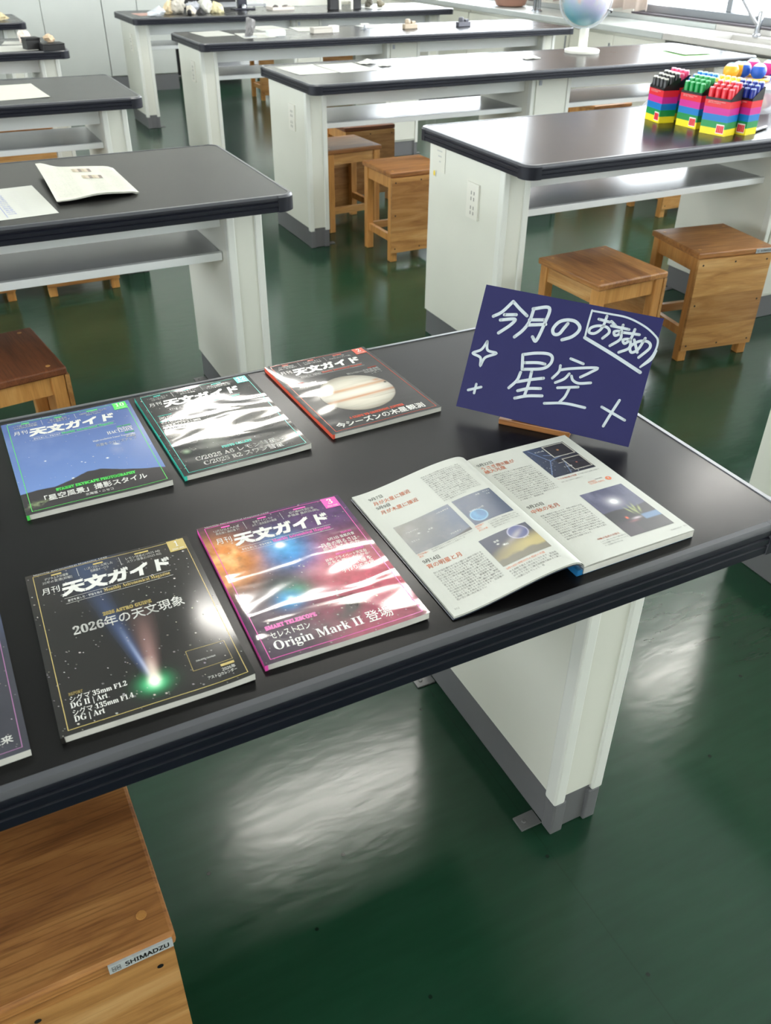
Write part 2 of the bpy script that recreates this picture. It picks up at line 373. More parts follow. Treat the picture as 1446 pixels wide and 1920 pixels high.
# unseen left-wall windows, added to give fill light from that side
FILL_WINS = [(-2.6, 2.2), (2.6, 7.6)]; LS0, LS1 = .95, 2.35
mb = MB().box(XL-.2, XL, YF, YB, 0, LS0-.012).box(XL-.2, XL, YF, YB, LS1, ZC)
ys = [YF]+[q for wn in FILL_WINS for q in wn]+[YB]
for a, b in zip(ys[0::2], ys[1::2]): mb.box(XL-.2, XL, a, b, LS0-.012, LS1)
struct(mb.build('wall_left', M['wall']))
for i, (a, b) in enumerate(FILL_WINS):
    n = 5; fr = MB(); x0, x1 = XL-.13, XL-.07
    fr.box(x0-.02, x1+.02, a, b, LS0, LS0+.05).box(x0-.02, x1+.02, a, b, LS1-.05, LS1).box(x0-.02, x1+.02, a, a+.045, LS0+.05, LS1-.05).box(x0-.02, x1+.02, b-.045, b, LS0+.05, LS1-.05)
    for k in range(1, n): yy = a+(b-a)*k/n; fr.box(x0, x1, yy-.028, yy+.028, LS0+.05, LS1-.05)
    fo = struct(fr.build('window_%d' % (i+4), M['alu'], bevel=.004))
    MB().box(XL-.102, XL-.098, a+.045, b-.045, LS0+.05, LS1-.05).build('window_pane', M['glass'], fo)
    MB().box(XL-.19, XL+.015, a, b, LS0-.012, LS0).build('window_sill', M['darkframe'], fo)
    portal('window_light_%d' % (i+4), a, b, LS0, LS1, XL-.195, -1)
# ceiling fluorescent fittings (what the glossy covers and the floor mirror)
k = 0
for ly, lx in ((2.52, .40), (2.45, 3.2), (4.5, .62), (4.5, 3.5)):
    if True:
        if lx < 0 and ly > 9: continue
        t = thing('ceiling_light', 'white fluorescent ceiling fitting above the lab benches', 'ceiling light', (lx, ly, ZC), R(90), 'fluorescent fittings on the ceiling')
        MB().box(-.075, .075, -.64, .64, -.05, 0).build('housing', M['white_plastic'], t)
        for q in (-.035, .035): MB().tube([(q, -.6, -.085), (q, .6, -.085)], .014, 10).build('tube', M['lamp'], t, smooth=True); [MB().box(q-.012, q+.012, e-.0145, e+.0145, -.1, -.0505).build('socket', M['white_plastic'], t) for e in (-.6155, .6155)]

# ------------------------------------------------------------------ lab benches
PED = [(.041, .150), (1.345, 1.606), (2.637, 2.746)]; EF, EB = .182, .0225
PROF = [(-.012, .800), (-.011, .8012), (-.004, .8006), (.000, .7945), (.000, .7865), (-.0022, .785), (-.0022, .7835), (.0008, .782), (.0008, .7735), (-.0022, .772), (-.0022, .7705), (.0, .769), (.0, .758), (-.003, .756), (-.012, .756)]
PMAT = [1, 1, 1, 0, 0, 0, 0, 0, 0, 0, 0, 0, 0, 0, 0]
CPROF = [(-.012, .800), (-.011, .8014), (-.003, .8006), (.0018, .7945), (.0018, .757), (-.002, .755), (-.012, .755)]; CMAT = [1, 1, 1, 0, 0, 0, 0]
def rrect(x0, x1, y0, y1, r, n=7):
    o = []
    for cx, cy, a0 in ((x1-r, y0+r, -90), (x1-r, y1-r, 0), (x0+r, y1-r, 90), (x0+r, y0+r, 180)):
        for k in range(n): a = R(a0+90*k/(n-1)); o.append((cx+r*math.cos(a), cy+r*math.sin(a)))
    return o
def bench(label, X0, Y0):
    t = thing('lab_bench', label, 'lab bench', (X0+LEN/2, Y0+DEP/2, 0), 0, 'lab benches in two columns')
    ox, oy = -LEN/2, -DEP/2; r = .04; X1, Y1 = ox+LEN, oy+DEP
    MB().prism(rrect(ox+.0105, X1-.0105, oy+.0105, Y1-.0105, r-.0105), .757, .8).build('tabletop', M['laminate'], t)
    em = [M['edge'], M['edge_highlight']]; c = r+.012
    for (a, b, nx, ny) in (((ox+c, oy), (X1-c, oy), 0, -1), ((X1, oy+c), (X1, Y1-c), 1, 0), ((X1-c, Y1), (ox+c, Y1), 0, 1), ((ox, Y1-c), (ox, oy+c), -1, 0)):
        MB().sweep(PROF, [a, b], [(nx, ny)]*2, PMAT).build('edge_strip', em, t, smooth=True)
    for cx, cy, a0 in ((X1-r, oy+r, -90), (X1-r, Y1-r, 0), (ox+r, Y1-r, 90), (ox+r, oy+r, 180)):
        nr = [(math.cos(R(a0+90*q/8)), math.sin(R(a0+90*q/8))) for q in range(9)]; path = [(cx+r*q[0], cy+r*q[1]) for q in nr]
        e0 = (-nr[0][1], nr[0][0]); e1 = (-nr[-1][1], nr[-1][0])
        path = [(path[0][0]-.012*e0[0], path[0][1]-.012*e0[1])]+path+[(path[-1][0]+.012*e1[0], path[-1][1]+.012*e1[1])]
        MB().sweep(CPROF, path, [nr[0]]+nr+[nr[-1]], CMAT).build('corner_cap', em, t, smooth=True)
    yb = Y1-EB; yf = oy+EF
    for (b0, b1) in ((PED[0][1], PED[1][0]), (PED[1][1], PED[2][0])):
        MB().box(ox+b0, ox+b1, oy+.247, oy+.265, .665, .757).build('apron', M['white_trim'], t)
        s = MB().box(ox+b0, ox+b1, oy+.272, yb-.02, .566, .584).build('shelf', M['shelf'], t)
        MB().box(ox+b0, ox+b1, oy+.254, oy+.272, .562, .586).build('shelf_lip', M['white_trim'], s, bevel=.002)
        MB().box(ox+b0, ox+b1, oy+.640, oy+.655, .665, .757).build('apron', M['white_trim'], t)
    for i, (p0, p1) in enumerate(PED):
        a, b = ox+p0, ox+p1
        pd = MB().box(a+.0015, b-.0015, yf+.004, yb, .10, .757).build('pedestal', M['cream'], t)
        for (q0, q1) in ((a, a+.024), (b-.024, b)): MB().box(q0, q1, yf-.001, yf+.03, .085, .7565).build('corner_post', M['post'], pd, bevel=.004)
        MB().box(a+.006, b-.006, yf+.008, yb-.004, 0, .10).box(a+.003, a+.03, yf, yf+.03, 0, .085).box(b-.03, b-.003, yf, yf+.03, 0, .085).build('plinth', M['plinth'], pd, bevel=.003)
        for yy in (yf+.045, yb-.05):
            for sd in ((1,) if i == 0 else (-1,) if i == 2 else (-1, 1)):
                xx = b-.004 if sd > 0 else a+.004
                m = MB().box(min(xx, xx+sd*.045), max(xx, xx+sd*.045), yy-.016, yy+.016, 0, .004); m.lathe([(.005, .004), (.004, .0065)], 10, (xx+sd*.03, yy, 0)); m.build('foot_bracket', M['bracket'], pd, bevel=.001)
        if i == 1:
            d = MB().box(a+.03, b-.03, yf-.002, yf+.0035, .11, .75).build('cupboard_door', M['cream'], pd, bevel=.002)
            MB().box(a+.045, a+.062, yf-.006, yf-.0015, .70, .725).build('lock', M['alu'], d)
        else:
            sx = a-.0065 if i == 0 else b-.0015; m = MB().box(sx, sx+.008, oy+.327, oy+.403, .547, .668)
            xf = sx-.0006 if i == 0 else sx+.0074
            for zz in (.635, .615, .585, .567): m.box(xf, xf+.0012, oy+.352, oy+.357, zz-.006, zz+.006, 1).box(xf, xf+.0012, oy+.370, oy+.375, zz-.006, zz+.006, 1)
            m.build('socket_plate', [M['white_plastic'], M['slot']], pd, bevel=.003)
    return t
bench('lab bench nearest the camera, dark top spread with astronomy magazines', -LEN, 0)
bench('lab bench holding a folded newspaper and a ruled sheet', -LEN, PITCH)
bench('lab bench with one cream sheet, behind the bench with the newspaper', -LEN, 2*PITCH)
bench('lab bench with white papers and black mineral boxes, left column', -LEN, 3*PITCH)
bench('lab bench farthest back in the left column, its corner in front of the white cabinets', -LEN, 4*PITCH)
bench('lab bench beside the near magazine bench, only its grey-footed pedestal showing', AISLE, 0)
bench('lab bench carrying the striped marker boxes', AISLE, PITCH)
bench('lab bench carrying the globe', AISLE, 2*PITCH)
bench('lab bench with paper sheets and small clamps, behind the globe bench', AISLE, 3*PITCH)
bench('lab bench with white rocks, farthest back in the right column', AISLE, 4*PITCH)

# ------------------------------------------------------------------ wooden stools
def stool(label, x, y, rot, kind='light', plate=False, grp=True):
    t = thing('wooden_stool', label, 'stool', (x, y, 0), R(rot), 'square wooden stools at the benches')
    sm = M['wood_seat'] if kind == 'light' else M['wood_brown']
    m = MB().box(-.165, .165, -.155, .155, .407, .43); st = m.build('seat', sm, t, bevel=.005)
    pg = MB()
    for px in (-.135, .135):
        for py in (-.115, .115): pg.lathe([(.0065, .4295), (.0062, .4306), (.0001, .4308)], 12, (px, py, 0), cap=False)
    pg.build('wood_plug', M['wood_leg'], st)
    lx, ly, hw = .139, .129, .018
    for sx in (-1, 1):
        for sy in (-1, 1): MB().box(sx*lx-hw, sx*lx+hw, sy*ly-hw, sy*ly+hw, 0, .407).build('leg', M['wood_leg'], t, bevel=.003)
    for sy in (-1, 1):
        MB().box(-lx+hw, lx-hw, sy*ly-.011, sy*ly+.011, .352, .407).build('rail', M['wood_panel'], t)
    for sx in (-1, 1):
        MB().box(sx*lx-.011, sx*lx+.011, -ly+hw, ly-hw, .352, .407).build('rail', M['wood_leg'], t)
        MB().box(sx*lx-.010, sx*lx+.010, -ly+hw, ly-hw, .095, .128).build('stretcher', M['wood_leg'], t)
    MB().box(-lx+hw, lx-hw, ly-.010, ly+.010, .095, .128).build('stretcher', M['wood_panel'], t)
    p = MB().box(-.16, .16, -.1595, -.1475, .048, .405)
    for px, pz in ((-.14, .385), (0, .388), (.14, .385), (-.14, .23), (.14, .23), (-.14, .068), (0, .066), (.14, .068)):
        o = [(px+.004*math.cos(2*math.pi*q/10), -.1597, pz+.004*math.sin(2*math.pi*q/10)) for q in range(10)]; p.add(o, [tuple(range(10))], 1)
    p.build('panel', [M['wood_panel'], M['black_plastic']], t, recalc=False)
    if plate:
        q = MB().box(.085, .16, -.1575, -.1548, .4095, .4255); sf = lambda X, Y: (X/1000, -.1578, Y/1000)
        for px in (89, 94.5):
            for pz in (413, 418): line_strip(q, [(px, pz), (px+3.6, pz), (px+3.6, pz+3.6), (px, pz+3.6), (px, pz)], .6, 1, sf, 2)
        put_text(q, 'SHIMADZU', (104, 413.5), (155, 413.5), 8, 1, sf, .03)
        q.build('maker_plate', [M['plate'], M['black_plastic']], st, recalc=False)
    return t
stool('wooden stool at the bottom left corner, its seat pushed under the magazine bench', -1.013, .197, .8, plate=True)
stool('brown-topped wooden stool standing between the magazine bench and the newspaper bench', -.861, 1.851, 98, 'brown')
stool('wooden stool with open side towards the camera, behind the blue sign card', 1.155, 1.768, 92)
stool('wooden stool with its nailed panel facing the camera, right of the blue sign card', 1.737, 1.838, -8.5, plate=True)
stool('wooden stool half hidden by the marker bench pedestal, nailed panel facing forward', 1.238, 3.412, 1)
stool('wooden stool tucked under the globe bench beside its end pedestal', 1.15, 3.995, 184)
stool('dark shaded wooden stool standing behind the globe bench', 1.49, 4.49, 0, 'brown')
stool('wooden stool seen below the marker bench shelf, beside the middle pedestal', 3.03, 3.455, 0)
stool('wooden stool whose feet show under the newspaper bench, nearer its end pedestal', -.377, 3.625, 0)
stool('wooden stool whose single foot shows under the newspaper bench at the left edge', -.835, 3.64, 2)
stool('wooden stool beyond the bench with the cream sheet', -.345, 5.28, 0)
stool('wooden stool whose seat edge shows past the striped marker boxes, behind the globe bench', 3.29, 4.50, 3)
stool('wooden stool leg seen through the aisle beneath the rock bench', 2.27, 8.12, 0)
stool('wooden stool in the shadow behind the rock bench, right of the trolley', 2.90, 8.12, 0)

# ------------------------------------------------------------------ window counter
CX = 3.915
for i, (a, b) in enumerate(((7.3, 8.9), (5.75, 7.29), (4.68, 5.74), (3.1, 4.67), (1.5, 3.09))):
    lab = ['farthest cream base cabinet under the window counter', 'cream base cabinet under the window counter, behind the globe', 'cream base cabinet under the worktop, next to the steel sink', 'cream base cabinet beneath the steel sink', 'cream base cabinet nearest the camera under the sink counter'][i]
    t = thing('base_cabinet', lab, 'cabinet', (CX+.25, (a+b)/2, 0), 0, 'base cabinets along the windows'); h = (b-a)/2
    MB().box(-.21, .25, -h, h, .09, .59 if i > 2 else .755).build('body', M['cream'], t)
    MB().box(-.18, .25, -h, h, 0, .09).build('plinth', M['plinth'], t)
    for (y0, y1) in ((-h+.004, -.002), (.002, h-.004)):
        d = MB().box(-.228, -.2102, y0, y1, .10, .735).build('door', M['cream'], t, bevel=.002)
        MB().box(-.236, -.2282, y0+.03, y0+.042, .58, .68).build('handle', M['alu'], d)
tag(MB().box(CX, XR, 4.675, 8.95, .757, .80).box(XR-.02, XR, 4.675, 8.95, .80, .835).build('worktop', simple('pale worktop', srgb(176, 181, 179), .24, var=.01), bevel=.004), 'pale glossy worktop running along the windows', 'worktop')
t = thing('sink_unit', 'stainless steel sink top under the right window', 'sink', (CX+.25, 3.1, 0))
x0, x1 = CX, XR-.001; s = MB()
s.box(x0, x1, 4.42, 4.67, .757, .80).box(x0, x1, 1.5, 2.4, .757, .80).box(x0, x0+.09, 2.4, 4.42, .757, .80).box(x1-.10, x1, 2.4, 4.42, .757, .80).box(x1-.02, x1, 1.5, 4.67, .80, .836)
for i in range(len(s.v)): q = s.v[i]; s.v[i] = (q[0]-CX-.25, q[1]-3.1, q[2])
s.build('sink_top', M['sink'], t, bevel=.004)
s = MB(); xa, xb, ya, yb2 = x0+.09-CX-.25, x1-.10-CX-.25, 2.4-3.1, 4.42-3.1
s.box(xa+.002, xb-.002, ya+.002, yb2-.002, .60, .604).box(xa+.0015, xa+.0045, ya+.0015, yb2-.0015, .6041, .792).box(xb-.0045, xb-.0015, ya+.0015, yb2-.0015, .6041, .792).box(xa+.0046, xb-.0046, ya+.0015, ya+.0045, .6041, .792).box(xa+.0046, xb-.0046, yb2-.0045, yb2-.0015, .6041, .792).build('basin', M['sink'], t)
def faucet(label, x, y):
    t = thing('faucet', label, 'faucet', (x, y, ZT))
    b = MB(); b.lathe([(.028, 0), (.028, .012), (.02, .02), (.02, .13), (.017, .15)], 18); b.build('body', M['chrome'], t, smooth=True)
    MB().tube([(0, 0, .06), (-.06, .02, .12), (-.15, .06, .235), (-.20, .08, .27), (-.225, .09, .265), (-.23, .092, .235)], .0125, 12).build('spout', M['chrome'], t, smooth=True)
    MB().lathe([(.016, .15), (.018, .17), (.02, .21), (.012, .25), (.005, .29)], 12).build('lever', M['white_plastic'], t, smooth=True)
faucet('chrome faucet with a slanting spout in front of the right window', 4.33, 4.22)
t = thing('faucet', 'chrome faucet posts on the worktop behind the globe', 'faucet', (4.06, 6.40, ZT))
for yy in (-.03, .03): MB().lathe([(.03, 0), (.03, .01), (.016, .02), (.016, .16), (.02, .17)], 14, (0, yy, 0)).build('post', M['chrome'], t, smooth=True)
MB().tube([(0, -.05, .17), (0, .05, .17)], .012, 10).build('crossbar', M['chrome'], t, smooth=True)
t = thing('basket', 'brown basket on the worktop behind the chrome posts', 'basket', (4.16, 6.95, ZT)); bm_ = simple('brown basket', srgb(150, 112, 96), .6)
MB().lathe([(.10, 0), (.13, .01), (.16, .09), (.165, .10), (.155, .10), (.125, .02), (.0, .015)], 24, cap=False).build('bowl', bm_, t, smooth=True)
MB().tube([(.16*math.cos(a), .16*math.sin(a), .10) for a in [2*math.pi*k/24 for k in range(24)]], .008, 8, closed=True).build('rim', bm_, t)
# gathered curtain
cu = MB(); N = 90; rows = 14; o = []; y0, y1 = 5.36, 6.80
for j in range(rows+1):
    zz = .868+(2.72-.868)*j/rows
    for i in range(N+1):
        a = i/N; yy = y0+(y1-y0)*a; o.append((4.335+.032*math.sin(a*2*math.pi*11+.3*math.sin(j*.5))+.012*math.sin(a*37+j*.3), yy+.012*math.sin(a*60+j*.2), zz+.006*math.sin(a*2*math.pi*11)))
cu.add(o, [(j*(N+1)+i, j*(N+1)+i+1, (j+1)*(N+1)+i+1, (j+1)*(N+1)+i) for j in range(rows) for i in range(N)])
c = cu.build('curtain', simple('beige curtain cloth', srgb(196, 178, 168), .85, var=.04, vscale=14), smooth=True); tag(c, 'gathered beige curtain hanging beside the right window', 'curtain')
sm_ = c.modifiers.new('cloth', 'SOLIDIFY'); sm_.thickness = .003

# ------------------------------------------------------------------ far end: cabinets, black cupboard, trolley
def tall_cabinet(label, a, b, split, faint):
    t = thing('storage_cabinet', label, 'cabinet', ((a+b)/2, 9.2, 0), 0, 'white storage cabinets at the back'); c = (a+b)/2
    MB().box(a-c+.002, b-c-.002, -.20, .2, .14, 1.9).build('body', M['cabinet'], t)
    MB().box(a-c, b-c, -.215, .2, 0, .14).build('plinth', M['plinth'], t)
    for (q0, q1) in ((a, split), (split, b)):
        d = MB().box(q0-c+.003, q1-c-.003, -.22, -.201, .15, 1.89).build('door', M['cabinet'], t, bevel=.002)
        MB().box(q1-c-.05, q1-c-.04, -.226, -.2202, .85, .97).build('handle', M['alu'], d)
tall_cabinet('white storage cabinet whose corner stands behind the rock bench', .945, 1.60, 1.27, 0)
tall_cabinet('white two-door storage cabinet seen across the aisle', -.155, .943, .395, 1)
tall_cabinet('white storage cabinet behind the left benches', -1.257, -.157, -.7, 1)
t = thing('black_cupboard', 'black cupboard with split doors behind the white rocks', 'cupboard', (2.06, 9.85, 0))
MB().box(-.42, .42, -.18, .2, .03, 1.5).build('body', M['black_plastic'], t)
for a, b in ((-.418, -.19), (-.186, .418)): MB().box(a, b, -.2, -.181, .04, 1.48).build('door', M['black_plastic'], t, bevel=.003)
t = thing('trolley', 'grey steel trolley on castors, seen between the benches', 'trolley', (2.28, 9.2, 0))
for sx in (-1, 1):
    for sy in (-1, 1):
        p = MB().tube([(sx*.3, sy*.16, .11), (sx*.3, sy*.16, .72)], .012, 8).build('post', M['alu'], t)
        MB().tube([(sx*.3-.012, sy*.16, .04), (sx*.3+.012, sy*.16, .04)], .04, 14).box(sx*.3-.01, sx*.3+.01, sy*.16-.018, sy*.16+.018, .07, .115).build('castor', M['black_plastic'], p)
for zz in (.16, .45, .70): MB().box(-.31, .31, -.17, .17, zz, zz+.02).build('tray', M['shelf'], t)
t = thing('wall_board', 'cream notice panel standing against the back wall', 'panel', (3.0, 10.95, 0))
MB().box(-.7, .7, -.03, .03, .5, 1.7).build('panel', M['cream'], t); MB().box(-.72, .72, -.035, .035, .47, .5).build('ledge', M['alu'], t)
# ------------------------------------------------------------------ magazines
MW, MH = 184.7, 257.0
WHITE = (222, 220, 214)
GX, GY = 205, 285
Ug, Vg = np.meshgrid(np.linspace(0, MW, GX), np.linspace(0, MH, GY))
def cover_surf(seed, thick, amp, lift):
    ph = np.random.default_rng(seed).random(4)*6
    def s(u, nv, dz=.00028):
        v = -nv
        z = thick+amp*(math.sin(u/34+ph[0])*math.sin(v/60+ph[1])+.5*math.sin(u/19+v/47+ph[2]))-amp
        z -= amp*1.2*math.exp(-u/7)
        a = max(0, u/MW)**6*max(0, v/MH)**6; z += lift*a
        return ((u-MW/2)/1000, (MH/2-v)/1000, z/1000+dz)
    return s
def masthead(mb, sf, acc, num, month, heads, pa, pw):
    T = lambda s, x0, y0, x1, h, m, b=0, sk=0: put_text(mb, s, (x0, -y0), (x1, -y0), h, m, sf, b, sk)
    line_strip(mb, [(8, -5), (178.6, -5), (178.6, -251), (8, -251), (8, -5)], .75, pa, sf)
    quad_patch(mb, 159, -25, 178.9, -2.6, pa, lambda x, y: sf(x, y, .0004))
    sf2 = lambda x, y: sf(x, y, .00055)
    put_text(mb, '~'+num, (169-(3.2 if len(num) == 1 else 6.5)*(.6 if num == '1' else 1), -16.2), (169+(3.2 if len(num) == 1 else 6.5)*(.6 if num == '1' else 1), -16.2), 11, pw, sf2)
    put_text(mb, month, (162, -22.6), (176.5, -22.6), 3.2, pw, sf2)
    for x, w_ in ((27, 11), (73, 11), (120, 16)): quad_patch(mb, x, -11.6, x+w_, -8.8, pa, sf)
    for (l1, l2), (xa, xb) in zip(heads, ((16, 48), (62.5, 94), (109, 148.4))):
        m_ = (xa+xb)/2; n = max(len(l1), len(l2))
        for l, yy in ((l1, 17.4), (l2, 23.4)): hw = (xb-xa)/2*len(l)/n; T(l, m_-hw, yy, m_+hw, 4.6, pw, .012)
    for x in (54.7, 102): line_strip(mb, [(x, -9), (x+.5, -25)], .35, pw, sf)
    T('月刊', 13.4, 41.5, 32, 10.5, pw, -.006)
    T('天文ガイド', 34, 51.3, 151.5, 21, pw, .075, .10)
    line_strip(mb, [(34, -58.3), (151, -58.3)], .4, pw, sf); line_strip(mb, [(34.4, -67.8), (151.3, -67.8)], .4, pw, sf)
    T('星空を楽しむ・宇宙を知る', 37, 65, 73.5, 3.9, pw); T('~Monthly Astronomical Magazine', 75.3, 65, 148.7, 6.2, pa)
    T('Monthly Astronomical Magazine 1949', 9, 3.4, 90, 2, pw)
def magazine(label, x, y, rot, seed, img, acc, texts, head=None, thick=8.2, rough=.13, bstr=.0, bscale=11, stretch=(1, 1, 1), brot=0, amp=.55, lift=2.5, spine=None):
    if bstr: rough = .055
    t = thing('magazine', label, 'magazine', (x, y, ZT), rot, 'astronomy magazines laid out on the near bench')
    hw, hh = MW/2000, MH/2000
    sf = cover_surf(seed, thick, amp, lift)
    nb = 24; pb = MB(); us = [3.6+(MW-4.2)*i/nb for i in range(nb+1)]; vv = [.6+(MH-1.2)*j/nb for j in range(nb+1)]; q = nb+1
    o = [sf(u, -v_, -.0004) for v_ in vv for u in us]; o += [(a, b, max(0, lift*.0007*max(0, (a+hw)/MW*1000)**6*max(0, (hh-b)/MH*1000)**6)) for a, b, c in o]
    f = [(j*q+i, (j+1)*q+i, (j+1)*q+i+1, j*q+i+1) for j in range(nb) for i in range(nb)]+[(q*q+j*q+i, q*q+j*q+i+1, q*q+(j+1)*q+i+1, q*q+(j+1)*q+i) for j in range(nb) for i in range(nb)]
    for i in range(nb): f += [(i, i+1, q*q+i+1, q*q+i), (nb*q+i+1, nb*q+i, q*q+nb*q+i, q*q+nb*q+i+1), ((i+1)*q, i*q, q*q+i*q, q*q+(i+1)*q), (i*q+nb, (i+1)*q+nb, q*q+(i+1)*q+nb, q*q+i*q+nb)]
    pb.add(o, f); pb.build('page_block', M['page_edge'], t)
    sp = MB(); o = []
    for v_ in [MH*j/nb for j in range(nb+1)]:
        a, b, c = sf(0, -v_, -.0001); a2, b2, c2 = sf(3.4, -v_, -.0004); o += [(a, b, c), (a2, b, c2), (a2, b, 0), (a, b, 0)]
    sp.add(o, [(4*j+k, 4*j+(k+1) % 4, 4*j+4+(k+1) % 4, 4*j+4+k) for j in range(nb) for k in range(4)]+[(0, 1, 2, 3), (4*nb+3, 4*nb+2, 4*nb+1, 4*nb)]); sp.build('spine', ink(spine or acc, .3), t)
    mb = MB(); vs = [sf(u, -v, 0) for u, v in zip(Ug.ravel(), Vg.ravel())]
    fs = [(j*GX+i, (j+1)*GX+i, (j+1)*GX+i+1, j*GX+i+1) for j in range(GY-1) for i in range(GX-1)]
    mb.add(vs, fs, 0); mats = [cover_mat('cover %d' % seed, rough, bstr, bscale, stretch, rot=brot), ink(acc), ink(WHITE)]
    if head: masthead(mb, sf, acc, head[0], head[1], head[2], 1, 2)
    else: line_strip(mb, [(8, -5), (178.6, -5), (178.6, -251), (8, -251), (8, -5)], .75, 1, sf)
    extra = {}
    for it in texts:
        if it[0] == 'LINE': line_strip(mb, [(a, -b) for a, b in it[1]], it[2], it[3], sf); continue
        if it[0] == 'BOX': quad_patch(mb, it[1], -it[4], it[3], -it[2], it[5], sf); continue
        s, x0, y0, x1, y1, h, m_, b = it; put_text(mb, s, (x0, -y0), (x1, -y1), h, m_, sf, b)
    col = np.clip(img.reshape(-1, 3), 0, 1)
    o = mb.build('cover', mats, t, smooth=False, recalc=False, col=col)
    o.data.polygons.foreach_set('use_smooth', [True]*len(o.data.polygons))
    return t
U, V = Ug, Vg
def blank(c): return np.ones((GY, GX, 3))*lin(*c)
# January: comet
im = blank((27, 25, 23)); n = fbm((GY, GX), (4, 3), 3); im *= (.8+.5*n)[..., None]
mixc(im, lin(66, 58, 50), np.clip(1-V/90, 0, 1)*.35); mixc(im, lin(60, 82, 120), np.clip(gauss(U, V, 66, 8, 30, 34), 0, 1)*.45)
tt = np.clip((224-V)/170, 0, 1.3); on = (V < 224)
ub = 93-27*tt**.95; wb_ = 2.6+9*tt; mixc(im, lin(74, 96, 142), np.where(on, np.exp(-((U-ub)/wb_)**2)*np.clip(1.0-tt*.72, 0, 1)*.75, 0))
mixc(im, lin(176, 190, 226), np.where(on, np.exp(-((U-ub-1)/(1.6+1.5*tt))**2)*np.clip(1-tt*1.7, 0, 1)*.8, 0))
up = 94.5+14*tt; wp = 3.6+13*tt; mixc(im, lin(190, 146, 140), np.where(on, np.exp(-((U-up)/wp)**2)*np.clip(1-tt*1.3, 0, 1)**1.2*.8, 0))
mixc(im, lin(60, 190, 120), gauss(U, V, 93, 224, 14, 12)*.75); mixc(im, lin(120, 236, 170), gauss(U, V, 93, 225.5, 8, 7)); mixc(im, lin(255, 250, 236), np.clip(gauss(U, V, 93.5, 221.5, 4.6, 6.5)*1.6, 0, 1))
mixc(im, lin(255, 236, 220), np.where(on, np.exp(-((U-94.5)/(4.2+6*tt))**2)*np.clip(1-tt*4.2, 0, 1), 0))
stars(im, 240, 5, .2, .85)
magazine('magazine with a green-headed comet on black and a gold-boxed 1', -.8096, .1627, -.0162, 11, im, (190, 168, 104), [
    ('~2026 ASTRO GUIDE', 67, 104.3, 118.3, 104.3, 5.6, 1, .05), ('~2026年の天文現象', 34.1, 122, 150.2, 122, 15.5, 2, .012),
    ('~REPORT', 15.3, 207.5, 28.3, 207.5, 4, 1, .02), ('~シグマ 35mm F1.2', 15.4, 216.6, 68.5, 216.3, 8, 2, 0), ('~DG II | Art', 14.6, 224.8, 48.6, 224.8, 7.4, 2, 0),
    ('~シグマ 135mm F1.4', 15.2, 235, 71.1, 234.8, 8, 2, 0), ('~DG | Art', 15.1, 243.2, 42.7, 243.2, 7.4, 2, 0),
    ('LINE', [(131.2, 195.4), (170.8, 195.8), (171.2, 224.8), (131, 225.4), (131.2, 195.4)], .4, 1), ('2026 ASTRO CALENDAR', 137, 214, 157, 214, 2, 2, 0),
    ('BOX', 157.5, 227.6, 171.3, 231, 1), ('2026年', 157.3, 237.4, 170.6, 237.4, 4.6, 2, .02), ('アストロカレンダー', 141.5, 242.6, 170.6, 242.6, 4.2, 2, .02)],
    head=('1', '2026 JAN.', [('デジタル天体撮像', '35年の変遷[前編]'), ('11月12日に出現した', '低緯度オーロラ'), ('レモン彗星(C/2025 A6)', 'スワン彗星(C/2025 R2)')]), spine=(40, 38, 36), bstr=.0, lift=3.2)
# March: Orion nebula field
im = blank((58, 40, 58)); n1 = fbm((GY, GX), (4, 3), 21); n2 = fbm((GY, GX), (7, 5), 33); n3 = fbm((GY, GX), (14, 10), 45)
mixc(im, lin(74, 76, 82), gauss(U, V, 52, 130, 60, 70)*.9)
mixc(im, lin(178, 74, 92), np.clip(gauss(U, V, 150, 170, 62, 80)*1.15*(.55+.8*n1), 0, 1)); mixc(im, lin(196, 96, 104), np.clip(gauss(U, V, 128, 120, 30, 44)*1.1*(.5+n2), 0, 1))
mixc(im, lin(150, 60, 84), np.clip(gauss(U, V, 120, 235, 70, 40)*(.5+.8*n2), 0, 1)); mixc(im, lin(92, 58, 110), gauss(U, V, 150, 40, 60, 40)*.8)
mixc(im, lin(58, 44, 60), np.clip(gauss(U, V, 30, 235, 46, 46)*1.1, 0, 1))
mixc(im, lin(58, 128, 190), np.clip(gauss(U, V, 82, 86, 34, 34)*1.25*(.5+n1), 0, 1)); mixc(im, lin(98, 176, 226), gauss(U, V, 82, 76, 18, 17)*.9); mixc(im, lin(255, 255, 250), np.clip(gauss(U, V, 81, 73, 5, 4.5)*1.7, 0, 1))
n2 = .5*n2+.5*fbm((GY, GX), (12, 9), 37); og = np.clip(gauss(U, V, 14, 80, 34, 44)*1.7*(.3+1.0*n2), 0, 1); mixc(im, lin(226, 142, 72), og); mixc(im, lin(250, 202, 140), np.clip(gauss(U, V, 18, 66, 20, 24)*(n3-.3)*2.4, 0, 1)); mixc(im, lin(72, 34, 26), np.clip(gauss(U, V, 20, 88, 15, 30)*np.clip((n2-.42)*5, 0, 1), 0, 1))
mixc(im, lin(236, 172, 120), np.clip(gauss(U, V, 8, 112, 16, 14)*(.3+n2), 0, 1))
mixc(im, lin(50, 58, 58), np.clip(gauss(U, V, 58, 142, 26, 20)*1.1*(.4+n1), 0, 1)); mixc(im, lin(60, 150, 110), gauss(U, V, 70, 160, 16, 13)*.7); mixc(im, lin(70, 160, 216), gauss(U, V, 57, 172, 15, 14)*.95); mixc(im, lin(200, 240, 250), gauss(U, V, 59, 170, 4, 4))
